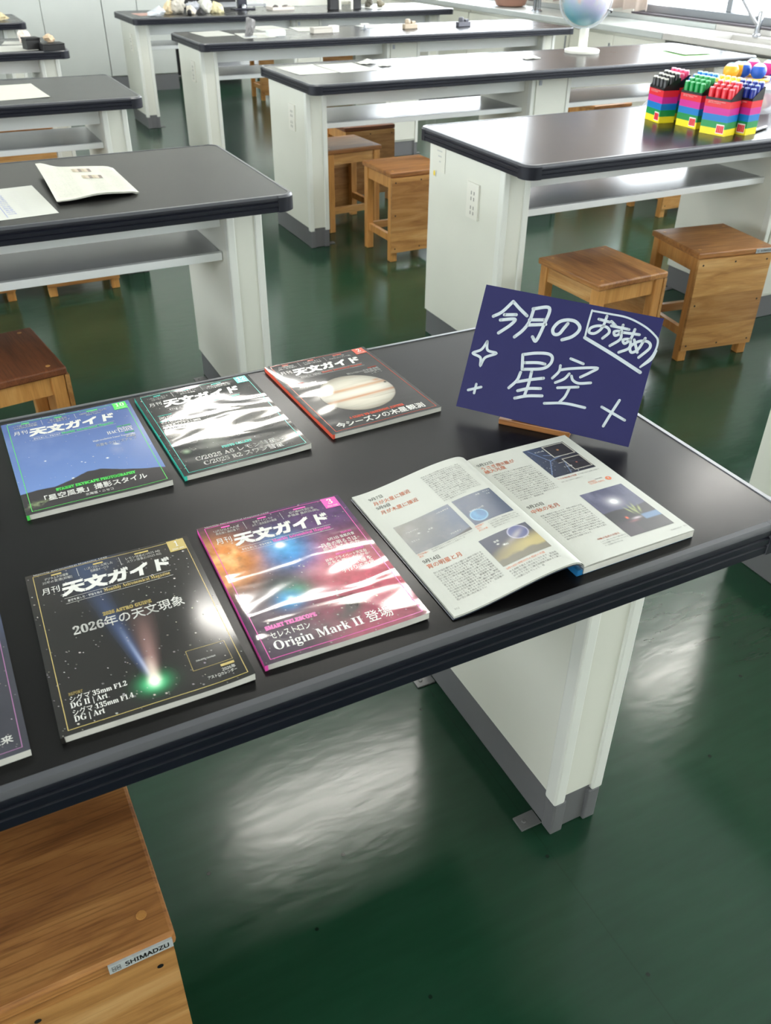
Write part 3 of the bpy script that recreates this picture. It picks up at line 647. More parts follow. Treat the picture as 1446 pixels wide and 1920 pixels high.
hd = np.clip(gauss(U, V, 122, 198, 5.2, 6.5)*1.5+gauss(U, V, 116, 207, 8, 9, .5)*1.2+gauss(U, V, 104, 220, 16, 12, -.3)*.7+gauss(U, V, 112, 192, 6, 2.4, .4), 0, 1); mixc(im, lin(46, 32, 34), np.clip(hd*1.25, 0, 1))
mixc(im, lin(60, 42, 48), np.clip(gauss(U, V, 82, 228, 40, 12, -.35)*n1, 0, 1)); im *= (.62+.76*fbm((GY, GX), (26, 19), 52, 4))[..., None]; stars(im, 260, 8, .25, .9)
PK = (233, 84, 178)
magazine('magazine with a colourful nebula cover and a pink-boxed 3', -.6112, .1673, -.0275, 12, im, PK, [
    ('~FEATURE', 155.6, 81.2, 169.4, 81.2, 3.4, 1, .05), ('3月3日 皆既月食', 136, 88.5, 170.4, 88.5, 5.4, 2, 0), ('月食の明るさは', 124, 99.2, 169.4, 99.2, 8, 2, 0), ('何で決まるのか', 123.8, 108, 169.8, 108, 8, 2, 0),
    ('~PRIVATE OBSERVATORY', 133.9, 118.4, 169.5, 118.4, 3.4, 1, .05), ('詳見! プライベート天文台', 118.5, 125.8, 169.7, 125.8, 5.2, 2, 0), ('定年を機にイチから', 118.5, 132.2, 169.7, 132.2, 5.2, 2, 0),
    ('自宅小屋を', 133.4, 142.6, 169.8, 142.6, 7.6, 2, 0), ('手作りで改築', 128.6, 151.6, 169.8, 151.6, 7.6, 2, 0),
    ('~SMART TELESCOPE', 17.8, 209.2, 74.6, 208.4, 6, 1, .07), ('セレストロン', 18.9, 223.2, 62.6, 223.2, 9, 2, 0), ('~Origin Mark II 登場', 17.4, 241, 150, 241, 16, 2, 0)],
    head=('3', '2026 MAR.', [('12月24日の大火球', '南会津に隕石落下!'), ('常夏サイパンでの', 'ふたご座流星群の観測'), ('旧式機材改造計画', '多磁屋 最終回(編)')]), bstr=.13, bscale=12, stretch=(.6, 1.4, 1), brot=.5, amp=.4, lift=3.5)
# October: blue night sky over a hill
rid = np.interp(U[0], [0, 22, 42, 64, 78, 88, 105, 128, 155, 185], [205, 201, 203.5, 196, 189, 184.5, 185.5, 196, 207, 218])
im = blank((84, 108, 164)); mixc(im, lin(62, 82, 138), np.clip(1-V/110, 0, 1)*.7); mixc(im, lin(116, 146, 202), np.clip(V/200, 0, 1)**2*.55*(1-np.clip((U-90)/120, 0, 1)*.5)); n = fbm((GY, GX), (4, 4), 60); mixc(im, lin(124, 144, 190), np.clip(n-.5, 0, 1)*.8)
mixc(im, lin(150, 160, 190), gauss(U, V, 136, 142, 8, 12)*.45); stars(im, 70, 9, .35, .7, False)
for (a, b, r) in ((119.5, 161, 1.4), (42, 132, 1), (68, 193.5, 1.3), (86, 156, .8), (90, 160, .7)): mixc(im, lin(245, 244, 232), np.clip(gauss(U, V, a, b, r, r)*1.4, 0, 1))
mixc(im, lin(210, 210, 214), np.clip(gauss(U, V, 139, 127, 4, 2.2, .4)*1.3, 0, 1))
nh = fbm((GY, GX), (18, 14), 63); hill = np.clip((V-rid[None, :]-(nh-.5)*3)/1.2, 0, 1); mixc(im, lin(43, 38, 40), hill); mixc(im, lin(62, 58, 52), hill*np.clip(nh-.55, 0, 1)*2); mixc(im, lin(120, 130, 96), hill*np.clip(gauss(U, V, 18, 236, 22, 5)*np.clip(nh-.5, 0, 1)*8, 0, 1))
GN = (86, 214, 92)
magazine('magazine with a blue night sky over a dark hill and a green-boxed 10', -.7891, .5461, .002, 13, im, GN, [
    ('ZWO SMART', 150, 79.6, 170.5, 79.6, 3.2, 1, .04), ('~Sky-Watcher', 149.8, 86, 170.6, 86, 5, 2, 0), ('~HAC125DX', 133.6, 95.5, 170.6, 95.5, 9, 2, 0), ('~FEATURE', 157, 101.5, 170.4, 101.5, 3, 1, .04), ('~High-resolution Lunar Topography', 110.6, 108.5, 170, 108.5, 4.2, 2, 0), ('新連載', 156, 114.3, 169.5, 114.3, 4.4, 2, .02), ('月面をクローズアップ', 112.2, 124, 168.5, 124, 7.5, 2, .01),
    ('~STARRY SKYSCAPE PHOTOGRAPHY', 43.1, 216, 145.1, 216, 6.4, 1, .07), ('「星空風景」撮影スタイル', 26.6, 233.5, 156.6, 233.5, 12.5, 2, .03), ('北海道・ニセコ', 75, 244, 110, 244, 5.6, 2, .03)],
    head=('10', '2025 OCT.', [('いて座の新星出現', 'SEEING特集'), ('秋の星雲星団', 'カメラ撮影ガイド'), ('LX600S & 100mm F2.8 FV', 'Nano Tracker')]), bstr=.0, amp=.4, lift=1.5)
# teal: black deep sky with faint comet
im = blank((34, 34, 33)); n = fbm((GY, GX), (5, 4), 71); im *= (.75+.6*n)[..., None]; mixc(im, lin(78, 78, 76), np.clip(gauss(U, V, 92, 140, 26, 70, .5)*(.4+n), 0, 1)*.8)
mixc(im, lin(116, 118, 108), np.clip(gauss(U, V, 64, 186, 14, 20, .5)*1.0, 0, 1)*.8); mixc(im, lin(130, 150, 122), gauss(U, V, 22, 196, 5, 5)*.9); stars(im, 260, 14, .2, .75)
TL = (62, 196, 176)
magazine('magazine with a black starfield cover and teal lettering and border', -.5913, .5527, .0246, 14, im, TL, [
    ('~TECHNOLOGY', 15, 79, 36, 79, 3, 1, .04), ('ZWO ASI585 アルファ', 15, 88.5, 59, 87.5, 7, 2, 0), ('~FEATURE', 13.4, 98.4, 26.6, 98.4, 3.4, 1, .04), ('サイトロンジャパン', 13.4, 105.4, 53.4, 105.4, 6, 2, 0), ('~天体写真コンテスト2025', 12, 114.4, 69.3, 114.4, 6, 2, 0), ('入賞作品発表', 13.1, 123, 48, 123, 6, 2, 0),
    ('~PHOTO GALLERY', 69.9, 208.6, 114, 208.6, 6, 1, .07), ('~C/2025 A6 レモン彗星 &', 26.6, 226.4, 156.2, 226.4, 12, 2, .01), ('~C/2025 R2 スワン彗星', 33.4, 242, 149, 242, 12, 2, .01)],
    head=('12', '2025 DEC.', [('11月21日に迎える', '土星の環の消失'), ('オーストラリアの', '皆既日食速報'), ('惑星がとらえた', '11月6日の星食')]), bstr=.12, bscale=13, stretch=(.6, 1.3, 1), brot=.6, amp=.35, lift=2.0)
# February: Jupiter
im = blank((48, 43, 43)); n = fbm((GY, GX), (30, 3), 80); rr = np.hypot(U-94, V-151)/61; Vt = V-151+.02*(U-94)
lat = Vt/61; base = blank((212, 204, 188)); st = fbm((GY, GX), (46, 3), 83)
mixc(base, lin(176, 166, 150), np.clip((st-.45)*3, 0, 1)*.6); mixc(base, lin(196, 140, 96), np.exp(-((lat+.24)/.075)**2)*(.6+.4*n)); mixc(base, lin(186, 126, 84), np.exp(-((lat-.25)/.07)**2)*(.6+.4*n)); mixc(base, lin(228, 220, 208), np.exp(-((lat)/.12)**2)*.6)
mixc(base, lin(170, 158, 140), np.clip(np.abs(lat)-.55, 0, 1)*1.4); mixc(base, lin(206, 146, 108), gauss(U, V, 141, 126, 6, 3.4)*.9); mixc(base, lin(30, 26, 26), np.clip(gauss(U, V, 150, 141, 2, 2)*1.6, 0, 1))
base *= np.clip(1.06-.55*np.clip(rr, 0, 1)**4, 0, 1.1)[..., None]; mixc(im, base, np.clip((1-rr)*40, 0, 1))
RD = (206, 84, 62)
magazine('magazine with a striped planet on its cover and a red-boxed 2', -.3703, .5716, .0392, 15, im, RD, [
    ('~FEATURE', 150, 82.5, 166, 82.5, 3.2, 1, .04), ('岡山188cm反射望遠鏡', 109.1, 90, 166.3, 90, 6.4, 2, .01), ('特別観望会', 136.8, 97.4, 166.5, 97.4, 6, 2, .01), ('レポート', 146.1, 104.6, 166, 104.6, 5.6, 2, .01), ('REPORT', 15, 83, 34, 83, 3, 1, .04), ('~Sky-Watcher', 26.2, 91, 53, 91, 6.4, 2, 0), ('ヘリオ100プロ', 20, 100, 52, 100, 6.4, 2, 0), ('~A GUIDE TO OBSERVING JUPITER', 44.2, 226, 136.7, 226, 6, 1, .07), ('今シーズンの木星観測', 16.4, 243.4, 164.1, 243.4, 14, 2, .03)],
    head=('2', '2026 FEB.', [('月刊観測情報', '2月の星空案内'), ('冬の銀河をめぐる', '双眼鏡で星空散歩'), ('NGアップルド現象', 'CTM200-M4(アオシマ特製)')]), bstr=.12, bscale=9, stretch=(.6, 1.3, 1), brot=.5, amp=.6, lift=.8)
# two more, mostly outside the frame on the left
im = blank((52, 52, 60)); n = fbm((GY, GX), (5, 4), 91); im *= (.7+.6*n)[..., None]; mixc(im, lin(66, 80, 116), np.clip(gauss(U, V, 170, 20, 60, 60), 0, 1)*.7); stars(im, 120, 17, .2, .6)
magazine('slate magazine with mauve border, cut off by the left edge', -1.0235, .1610, .012, 16, im, (158, 106, 150), [('宇宙の未来', 120, 240, 172.5, 240, 9, 2, .02)], bstr=0, amp=.4, lift=1)
im = blank((40, 44, 60)); stars(im, 120, 18, .2, .6)
magazine('magazine of which only a white page corner shows, left of the blue night-sky one', -1.0062, .5540, .01, 17, im, (120, 130, 170), [], bstr=0, amp=.4, lift=1)

# ------------------------------------------------------------------ open magazine
SX, SY, SR = -.327, .153, .004
def left_z(u):
    if u < -.02:
        t_ = min(1, max(0, (u+.172)/.152)); return .004+.020*(t_*t_*(3-2*t_))
    s_ = min(1, max(0, (u+.02)/.02)); return .011+.013*math.sqrt(max(0, 1-s_*s_))
def right_z(u): return .0125-.002*math.exp(-u/.006)-.0015*(u/.167)**2
LS = lambda x, y, dz=.00025: (x/1000, y/1000, left_z(min(-.0002, x/1000))+dz)
RS = lambda x, y, dz=.00025: (x/1000, y/1000, right_z(max(0, x/1000))+dz)
om = thing('open_magazine', 'magazine lying open with white pages of text and sky photos', 'magazine', (SX, SY, ZT), SR)
POOL = ('日没後の西の空に細い月が見えています。宵の明星がそのすぐ近くに輝き双眼鏡で眺めると美しい光景になるでしょう。夜半過ぎには東の空から火星と木星がのぼり月と接近するようすが観察できます。'
        '今月は空気の澄んだ日が多く星座をたどるのによい季節です。望遠鏡を使うと月の地形や惑星の模様まで楽しめます。観察の時刻と方位を確かめて空の開けた場所で待ちましょう。明るさの変わる星も極大をむかえ肉眼で見える明るさになります。')
def body(mb, x0, x1, ytop, ybot, nl, nc, m_, sf, seed=0, last=.6, first=0):
    st_ = seed*37 % len(POOL); P2 = POOL*6; lh = (ytop-ybot)/nl
    for k in range(nl):
        n = nc if k < nl-1 else max(3, int(nc*last)); s_ = P2[st_:st_+n]; st_ += n
        if s_[0] in '。、': s_ = s_[1:]+'の'
        put_text(mb, s_, (x0, ytop-lh*(k+.8)), (x0+(x1-x0)*n/nc, ytop-lh*(k+.8)), min(lh*.72, (x1-x0)/nc*.95), m_, sf)
def picture(mb, cols, x0, y0, x1, y1, sf, fn, n=(76, 64)):
    uu, vv = np.meshgrid(np.linspace(0, 1, n[0]), np.linspace(0, 1, n[1])); c = fn(uu, vv)
    mb.add([sf(x0+(x1-x0)*a, y1+(y0-y1)*(1-b), .00018) for a, b in zip(uu.ravel(), vv.ravel())],
           [(j*n[0]+i, (j+1)*n[0]+i, (j+1)*n[0]+i+1, j*n[0]+i+1) for j in range(n[1]-1) for i in range(n[0]-1)], 3); cols.append(c.reshape(-1, 3))
def bl(u, c): return np.ones(u.shape+(3,))*lin(*c)
def f1(u, v):
    c = bl(u, (92, 98, 108)); n = fbm(u.shape, (4, 5), 101); mixc(c, lin(120, 116, 106), np.clip(1-u*1.1, 0, 1)*np.clip(1.2-v, 0, 1)); mixc(c, lin(136, 134, 132), np.clip(n-.45, 0, 1)*1.6); mixc(c, lin(72, 92, 124), np.clip((u-.5)*2, 0, 1)*.7*(1-n*.5)); mixc(c, lin(40, 40, 42), np.clip((v-(1.12-.22*u))*30, 0, 1)); mixc(c, lin(230, 230, 225), np.clip(gauss(u, v, .28, .45, .02, .02)+gauss(u, v, .42, .52, .012, .012), 0, 1)); return c
def f2(u, v):
    c = bl(u, (60, 72, 96)); n = fbm(u.shape, (4, 5), 111); mixc(c, lin(92, 100, 116), np.clip(n-.4, 0, 1)*np.clip(1-v*1.2, 0, 1)*1.8); mixc(c, lin(70, 112, 152), np.clip((.19-np.hypot(u-.26, (v-.74)*1.0))*60, 0, 1)); d = np.hypot(u-.26, v-.74); mixc(c, lin(150, 196, 220), np.exp(-((d-.19)/.012)**2)); mixc(c, lin(100, 150, 186), np.clip(n-.5, 0, 1)*3*(d < .18)); return c
def f3(u, v):
    c = bl(u, (52, 58, 78)); n = fbm(u.shape, (5, 6), 121); mixc(c, lin(178, 164, 118), np.clip((v-.35)*1.9+(u-.5)*.5, 0, 1)); mixc(c, lin(196, 178, 120), np.exp(-((v-.62)/.2)**2)*np.clip(u*1.4, 0, 1)*.7); mixc(c, lin(120, 116, 108), np.clip((v-.80+.1*n)*14, 0, 1)*.9); d = np.hypot(u-.72, (v-.22)*.85); mixc(c, lin(86, 92, 140), np.clip((.19-d)*50, 0, 1)*.8); mixc(c, lin(190, 186, 210), np.exp(-((d-.19)/.01)**2)); mixc(c, lin(214, 204, 196), np.clip(gauss(u, v, .62, .3, .3, .07, -.6)*(.3+n), 0, 1)*.5); mixc(c, lin(245, 244, 235), np.clip(gauss(u, v, .24, .33, .02, .02)+gauss(u, v, .33, .42, .025, .025), 0, 1)); return c
def f4(u, v):
    c = bl(u, (46, 46, 54)); n = fbm(u.shape, (5, 6), 131); mixc(c, lin(64, 76, 104), np.clip(1.1-u*1.6, 0, 1)*np.clip(1-v*.7, 0, 1)*(.5+.6*n)); stars(c, 60, 3, .3, .9); 
    for (a, b, a2, b2) in ((.1, .05, .3, .5), (.3, .5, .02, .9), (.3, .5, .62, .42), (.55, .62, .42, .97), (.55, .62, .95, .72), (.3, .28, .62, .42)):
        t_ = np.clip(((u-a)*(a2-a)+(v-b)*(b2-b))/((a2-a)**2+(b2-b)**2), 0, 1); d = np.hypot(u-a-t_*(a2-a), v-b-t_*(b2-b)); mixc(c, lin(130, 150, 190), np.exp(-(d/.008)**2)*.8)
    for (a, b, a2, b2) in ((.46, .03, .97, .42), (.56, .53, .98, .92), (.40, .50, .50, .62)):
        e = np.maximum(np.abs(u-(a+a2)/2)/((a2-a)/2), np.abs(v-(b+b2)/2)/((b2-b)/2)); mixc(c, lin(42, 38, 40), (e < .97)*.85); mixc(c, lin(222, 216, 200), np.exp(-((e-1)/.035)**2))
    mixc(c, lin(230, 160, 110), gauss(u, v, .7, .22, .02, .02)); mixc(c, lin(220, 120, 100), gauss(u, v, .76, .72, .015, .015)); return c
def f5(u, v):
    c = bl(u, (84, 84, 108)); n = fbm(u.shape, (5, 6), 141); mixc(c, lin(60, 58, 78), np.clip((v-.15)*1.6, 0, 1)*.5); mixc(c, lin(128, 128, 148), np.clip(n-.4, 0, 1)*1.6*np.clip(1-v*1.8, 0, 1)); mixc(c, lin(210, 206, 214), gauss(u, v, .46, .30, .16, .10)*.8); mixc(c, lin(255, 255, 250), np.clip(gauss(u, v, .46, .30, .06, .04)*1.6, 0, 1))
    mixc(c, lin(46, 44, 48), np.clip((v-np.interp(u, [0, .3, .6, 1], [.47, .46, .50, .46]))*60, 0, 1)); mixc(c, lin(70, 62, 70), np.clip((v-.68)*10, 0, 1)*.7); mixc(c, lin(52, 50, 54), np.clip((v-.72)*30, 0, 1)*np.clip((u-.35)*30, 0, 1)); mixc(c, lin(110, 140, 176), np.clip((v-.66)*40, 0, 1)*np.clip((u-.62)*30, 0, 1)*np.clip((.79-v)*40, 0, 1)*.8)
    for a, b, s_ in ((.6, .52, .0), (.68, .5, .3), (.52, .54, -.4), (.74, .56, .6), (.63, .58, 0)): mixc(c, lin(168, 176, 120), gauss(u, v, a, b, .018, .07, s_)*.9)
    mixc(c, lin(230, 110, 80), np.clip(gauss(u, v, .33, .66, .022, .02)*1.5, 0, 1)); mixc(c, lin(206, 190, 196), gauss(u, v, .5, .71, .09, .02)*.9); mixc(c, lin(140, 90, 96), gauss(u, v, .4, .75, .1, .02)*.8); return c
OR, GR, DK = 1, 2, 4
pm = [M['paper'], ink((220, 126, 88), .5), ink((112, 112, 108), .5), cover_mat('printed photos', .32, 0, 1, (1, 1, 1)), ink((70, 72, 66), .5), ink((226, 226, 220), .5)]
def page(name, x0, x1, y0, y1, zf, thick, fill, cols_n=44):
    mb = MB(); cols = []; fill(mb, cols); nc = sum(len(c) for c in cols); xs = np.linspace(x0, x1, cols_n); o = []
    if name == 'left_page': xs = np.concatenate([np.linspace(x0, -20, 28)[:-1], -20+20*np.sin(np.linspace(0, 1, 14)*math.pi/2)]); xs[-1] = -.05
    n = len(xs)
    for yy in (y0, y1):
        for x in xs: o.append((x/1000, yy/1000, zf(x)))
    for yy in (y0, y1):
        for x in xs: o.append((x/1000, yy/1000, zf(x)-thick(x)))
    fs = [(i, i+1, n+i+1, n+i) for i in range(n-1)]+[(2*n+i, 3*n+i, 3*n+i+1, 2*n+i+1) for i in range(n-1)]+[(i, 2*n+i, 2*n+i+1, i+1) for i in range(n-1)]+[(n+i, n+i+1, 3*n+i+1, 3*n+i) for i in range(n-1)]+[(0, n, 3*n, 2*n), (n-1, 3*n-1, 4*n-1, 2*n-1)]
    mb.add(o, fs, 0)
    return mb.build(name, pm, om, recalc=False, col=np.clip(np.concatenate(cols), 0, 1))
T_ = put_text
def fill_left(mb, cols):
    picture(mb, cols, -156, 47, -79.5, -12.5, LS, f1); picture(mb, cols, -73.5, 47.5, -18.5, -9, LS, f2); picture(mb, cols, -86, -36, -20.5, -90, LS, f3)
    T_(mb, '9月7日', (-156, 111.5), (-137.3, 111.5), 6, DK, LS, .012); T_(mb, '月が火星に接近', (-155, 100), (-104, 98), 7.6, OR, LS, .012); T_(mb, '9月9日', (-156, 90), (-137.3, 89.6), 6, DK, LS, .012); T_(mb, '月が木星に接近', (-155, 78.5), (-104, 76.5), 7.6, OR, LS, .012)
    body(mb, -80, -24, 117, 53, 15, 19, GR, LS, 1)
    T_(mb, '月が火星に', (-155.5, -16.5), (-141, -16.8), 2.9, OR, LS); T_(mb, '接近', (-155.5, -20.5), (-149.7, -20.7), 2.9, OR, LS); body(mb, -137, -81, -13.3, -20.6, 2, 26, GR, LS, 2, .8)
    for k, s_ in enumerate(('双眼鏡で', '見た', '月と木星')): T_(mb, s_, (-75.5, -13.6-4.2*k), (-75.5+3*len(s_), -13.8-4.2*k), 2.9, OR, LS)
    body(mb, -58, -18, -11.5, -27.5, 4, 17, GR, LS, 3)
    T_(mb, '9月14日', (-156.5, -32.4), (-135, -33), 6, DK, LS, .012); T_(mb, '宵の明星と月', (-156, -43), (-113, -44.8), 7.6, OR, LS, .012)
    body(mb, -155.5, -92.5, -51, -107, 14, 20, GR, LS, 4); T_(mb, '9月14日18時30分の西空の光景', (-85.3, -96.4), (-34, -96.4), 3.4, OR, LS); body(mb, -85, -22, -98.5, -115.5, 4, 20, GR, LS, 5)
    T_(mb, '012', (-165.3, -118.2), (-159.7, -118.2), 2.6, GR, LS)
    W5 = 5; L2 = lambda x, y: LS(x, y, .0004)
    T_(mb, 'ベテルギウス', (-100, 38), (-83, 38), 2.9, W5, L2); T_(mb, 'アルデバラン', (-148, 27), (-131, 27), 2.7, W5, L2); T_(mb, '火星', (-122, 18), (-116, 18), 2.7, W5, L2); T_(mb, 'カストル', (-150, 9), (-139, 9), 2.7, W5, L2); T_(mb, 'プロキオン', (-105, -6), (-91, -6), 2.9, W5, L2)
    T_(mb, '木星', (-42, 41), (-36, 41), 2.6, W5, L2); T_(mb, 'カリスト', (-31, 42), (-21, 42), 2.6, W5, L2); T_(mb, 'イオ', (-29, 36), (-24, 36), 2.6, W5, L2); T_(mb, '地球照と2の月', (-66, 15), (-46, 16), 2.9, W5, L2); T_(mb, '金星', (-73, -50), (-66, -50), 3.2, W5, L2); T_(mb, '月', (-63, -61), (-60, -61), 2.6, W5, L2); T_(mb, 'スピカ', (-40, -62), (-32, -62), 2.6, W5, L2)
def fill_right(mb, cols):
    picture(mb, cols, 84, 120.5, 152.5, 44.8, RS, f4, (90, 96)); picture(mb, cols, 87, -4, 155, -104.5, RS, f5, (80, 110))
    T_(mb, '9月22日', (7, 112.2), (31, 112.2), 6, DK, RS, .012); T_(mb, 'うさぎ座R星が', (8, 102), (60, 102), 7.6, OR, RS, .012); T_(mb, '極大光度', (7.3, 92.8), (40.2, 92.8), 7.6, OR, RS, .012)
    body(mb, 12, 75, 87.5, 17.5, 15, 21, GR, RS, 6); T_(mb, 'うさぎ座R星の位置', (85, 37.6), (115.6, 37.6), 3.2, OR, RS, .01); body(mb, 117, 153, 41, 36.8, 1, 15, GR, RS, 7, 1); body(mb, 85.3, 122, 34.6, 29.6, 1, 16, GR, RS, 8, .95)
    o = [RS(148.7+4.4*math.cos(a), 14.1+4.4*math.sin(a)) for a in [2*math.pi*q/24 for q in range(24)]]; mb.add(o, [tuple(range(24))], OR); T_(mb, '?', (147.6, 12.4), (149.9, 12.4), 4, 5, lambda x, y: RS(x, y, .0004), .02)
    T_(mb, 'ASTRO', (116.6, 14.6), (129, 14.6), 3.4, OR, RS); T_(mb, 'GUIDE NAVI', (116.6, 10.4), (140, 10.4), 3.4, OR, RS); T_(mb, '8月号参照', (130, 17.6), (142, 17.6), 2.4, GR, RS)
    T_(mb, '9月25日', (10, -1.4), (34, -1.4), 6, DK, RS, .012); T_(mb, '中秋の名月', (9.5, -12.6), (50, -12.6), 7.6, OR, RS, .012); body(mb, 14, 77, -19.5, -77.5, 13, 21, GR, RS, 9)
    T_(mb, '中秋の名月のお供え', (47, -93.2), (79.8, -93.2), 3.5, OR, RS, .01); body(mb, 47, 85, -94.6, -107.5, 3, 16, GR, RS, 10, .7); T_(mb, '013', (161, -115.6), (166, -115.6), 2.6, GR, RS); T_(mb, 'TENMON 2026-9', (140, -115.6), (157, -115.6), 2, GR, RS)
    L2 = lambda x, y: RS(x, y, .0004); T_(mb, 'オリオン座', (97, 108), (112, 108), 3.2, 5, L2); T_(mb, 'うさぎ座', (112, 60), (125, 60), 3.2, 5, L2)
page('left_page', -172, 0, -127, 132, lambda x: left_z(x/1000), lambda x: .0006, fill_left)
page('right_page', .3, 167.5, -126, 135, lambda x: right_z(x/1000), lambda x: .0010, fill_right)
o = []; xs = np.linspace(-171, -1, 30)
for k_, (dx, dz, y0, y1) in enumerate(((-1.5, .0013, -127.8, 131.2), (-3.4, .0024, -128.5, 130.5))):
    mb = MB(); o = []
    for q in (0, -.0004):
        for yy in (y0, y1):
            for x in xs: o.append(((x+dx*(-x/171))/1000, yy/1000, max(.0006+q+.0004, left_z(x/1000)-dz+q)))
    n = len(xs); mb.add(o, [(i, i+1, n+i+1, n+i) for i in range(n-1)]+[(2*n+i, 3*n+i, 3*n+i+1, 2*n+i+1) for i in range(n-1)]+[(i, 2*n+i, 2*n+i+1, i+1) for i in range(n-1)]+[(n+i, n+i+1, 3*n+i+1, 3*n+i) for i in range(n-1)]+[(0, n, 3*n, 2*n), (n-1, 3*n-1, 4*n-1, 2*n-1)], 0)
    mb.build('under_sheet' if k_ == 0 else 'front_cover', M['paper'] if k_ == 0 else ink((60, 66, 80), .3), om, smooth=True)
MB().box(.001, .1672, -.1260, .1350, .0008, .0095).build('page_block', M['page_edge'], om)
MB().box(-.008, .1672, -.1256, .1346, 0, .0008).box(-.008, -.001, -.1264, .1354, .0008, .0085).build('back_cover', ink((40, 110, 160), .25), om)

# ------------------------------------------------------------------ hand-lettered card and the block it leans on
ex = Vector((.642, -.766, -.038)).normalized(); ez = Vector((.400, .292, .869)); ez = (ez-ex*ez.dot(ex)).normalized(); ny = ez.cross(ex)
ctr = Vector((-.139, .355, .890)); cw, ch = .1300, .0921
STROKES= [(5.6,[(-107.9,48.9),(-96.5,57.7),(-84.1,75.4)]),(5.6,[(-84.1,75.4),(-71.8,66.9),(-59.0,59.1)]),(5.6,[(-92.1,54.2),(-74.9,57.6)]),(5.6,[(-96.1,45.7),(-75.4,50.9),(-79.7,41.3),(-94.1,26.7)]),(5.6,[(-51.5,70.8),(-53.3,52.0),(-59.6,37.6),(-69.3,25.8)]),(5.6,[(-52.6,70.6),(-29.7,76.1),(-31.1,52.0),(-36.6,27.0),(-43.3,31.1)]),(5.6,[(-53.8,54.1),(-31.7,58.4)]),(5.6,[(-55.1,46.2),(-29.0,52.4)]),(5.6,[(2.0,59.6),(-1.6,52.5),(-6.7,42.9),(-13.9,41.4),(-16.9,48.4),(-11.0,59.2),(-0.4,64.5),(11.4,64.7),(19.5,58.8),(19.3,51.3),(12.0,42.3),(-0.3,35.5)]),(5.8,[(30.7,45.0),(75.2,29.7),(118.1,13.4)]),(3.2,[(30.8,84.5),(30.3,64.2),(30.7,45.0)]),(3.2,[(31.0,83.9),(56.4,84.2),(81.6,83.8),(106.1,77.1),(123.0,68.0),(130.5,59.1),(128.5,39.8),(116.3,20.4)]),(3.2,[(116.3,20.4),(128.2,33.5),(131.7,46.8)]),(4.6,[(43.2,74.2),(59.3,73.1)]),(4.6,[(53.2,80.4),(51.2,64.1),(43.3,54.0),(34.9,53.4),(35.3,59.9),(44.6,64.9),(57.2,65.3),(62.1,58.9),(55.2,49.0)]),(4.6,[(61.1,74.5),(68.7,69.7)]),(4.6,[(62.7,68.5),(87.8,68.2)]),(4.6,[(78.3,72.7),(77.3,60.9),(71.2,56.4),(68.8,61.3),(76.8,62.9),(79.5,52.8),(67.9,40.9)]),(4.6,[(80.0,62.5),(103.5,64.0)]),(4.6,[(95.7,69.8),(93.3,55.7),(87.0,48.1),(83.7,52.7),(92.6,54.5),(94.6,43.3),(82.3,34.4)]),(4.6,[(98.5,55.7),(107.0,39.5)]),(4.6,[(112.6,60.7),(106.9,43.7),(99.1,37.9),(96.0,45.7),(105.9,55.1),(117.9,56.5),(122.0,49.0),(110.8,33.0)]),(5.2,[(-50.5,3.3),(-46.1,-17.7)]),(5.2,[(-50.5,3.3),(-32.0,9.4),(-14.9,11.9),(-7.3,8.1),(-8.0,-1.9),(-17.8,-10.6),(-45.0,-17.5)]),(5.2,[(-45.4,-7.7),(-26.3,-3.6),(-15.3,-3.4)]),(5.2,[(-47.1,-22.4),(-49.5,-35.0),(-58.5,-48.1)]),(5.2,[(-48.9,-37.1),(-30.6,-29.8),(-12.2,-23.6)]),(5.2,[(-31.5,-17.9),(-31.3,-35.5),(-33.0,-54.6)]),(5.2,[(-44.5,-49.4),(-29.4,-42.7),(-12.5,-39.0)]),(5.2,[(-46.1,-60.9),(-28.8,-53.7),(-7.7,-48.9)]),(4.6,[(19.0,11.9),(38.3,8.4)]),(4.6,[(7.1,-0.8),(7.2,-9.5),(0.3,-20.8)]),(4.6,[(7.7,-7.2),(23.7,-1.6),(58.0,6.8),(51.5,-1.0),(39.1,-10.8)]),(4.6,[(22.5,-9.5),(17.2,-18.2),(6.1,-26.1)]),(4.6,[(26.4,-11.9),(30.1,-17.5),(39.3,-19.8),(55.4,-15.6)]),(4.6,[(11.2,-32.6),(39.7,-25.2)]),(4.6,[(27.9,-30.0),(24.8,-42.7),(19.5,-51.5)]),(4.6,[(-1.8,-58.6),(26.2,-52.2),(56.5,-51.7)]),(4.6,[(-107.3,11.4),(-103.5,-1.1),(-89.7,-3.1),(-104.5,-12.5),(-108.6,-25.2),(-111.7,-14.0),(-124.4,-9.9),(-113.0,-2.0),(-107.3,11.4)]),(4.6,[(-107.7,-53.5),(-107.7,-67.0)]),(4.6,[(-117.7,-64.7),(-99.4,-56.1)]),(4.6,[(100.9,-30.8),(94.6,-50.5),(88.5,-71.3)]),(4.6,[(79.4,-45.4),(115.1,-56.4)])]
mb = MB().box(-cw, cw, 0, .0022, -ch, ch)
lay = 0
for wd, pl in STROKES:
    lay += 1; sf = lambda X, Y, l_=lay: (X/1000, -.00012-.000012*l_, Y/1000)
    q = smooth_line(pl, 7) if len(pl) > 2 else pl
    line_strip(mb, q, wd*.84, 1, sf, 2 if len(q) > 3 else 6)
    for e in (q[0], q[-1]): mb.add([sf(e[0]+wd*.42*math.cos(a), e[1]+wd*.42*math.sin(a)) for a in [2*math.pi*z/12 for z in range(12)]], [tuple(range(12))], 1)
card = mb.build('sign_card', [simple('blue card', srgb(29, 28, 76), .6, spec=.25, var=.03, vscale=30), ink((176, 184, 188), .5)], recalc=False)
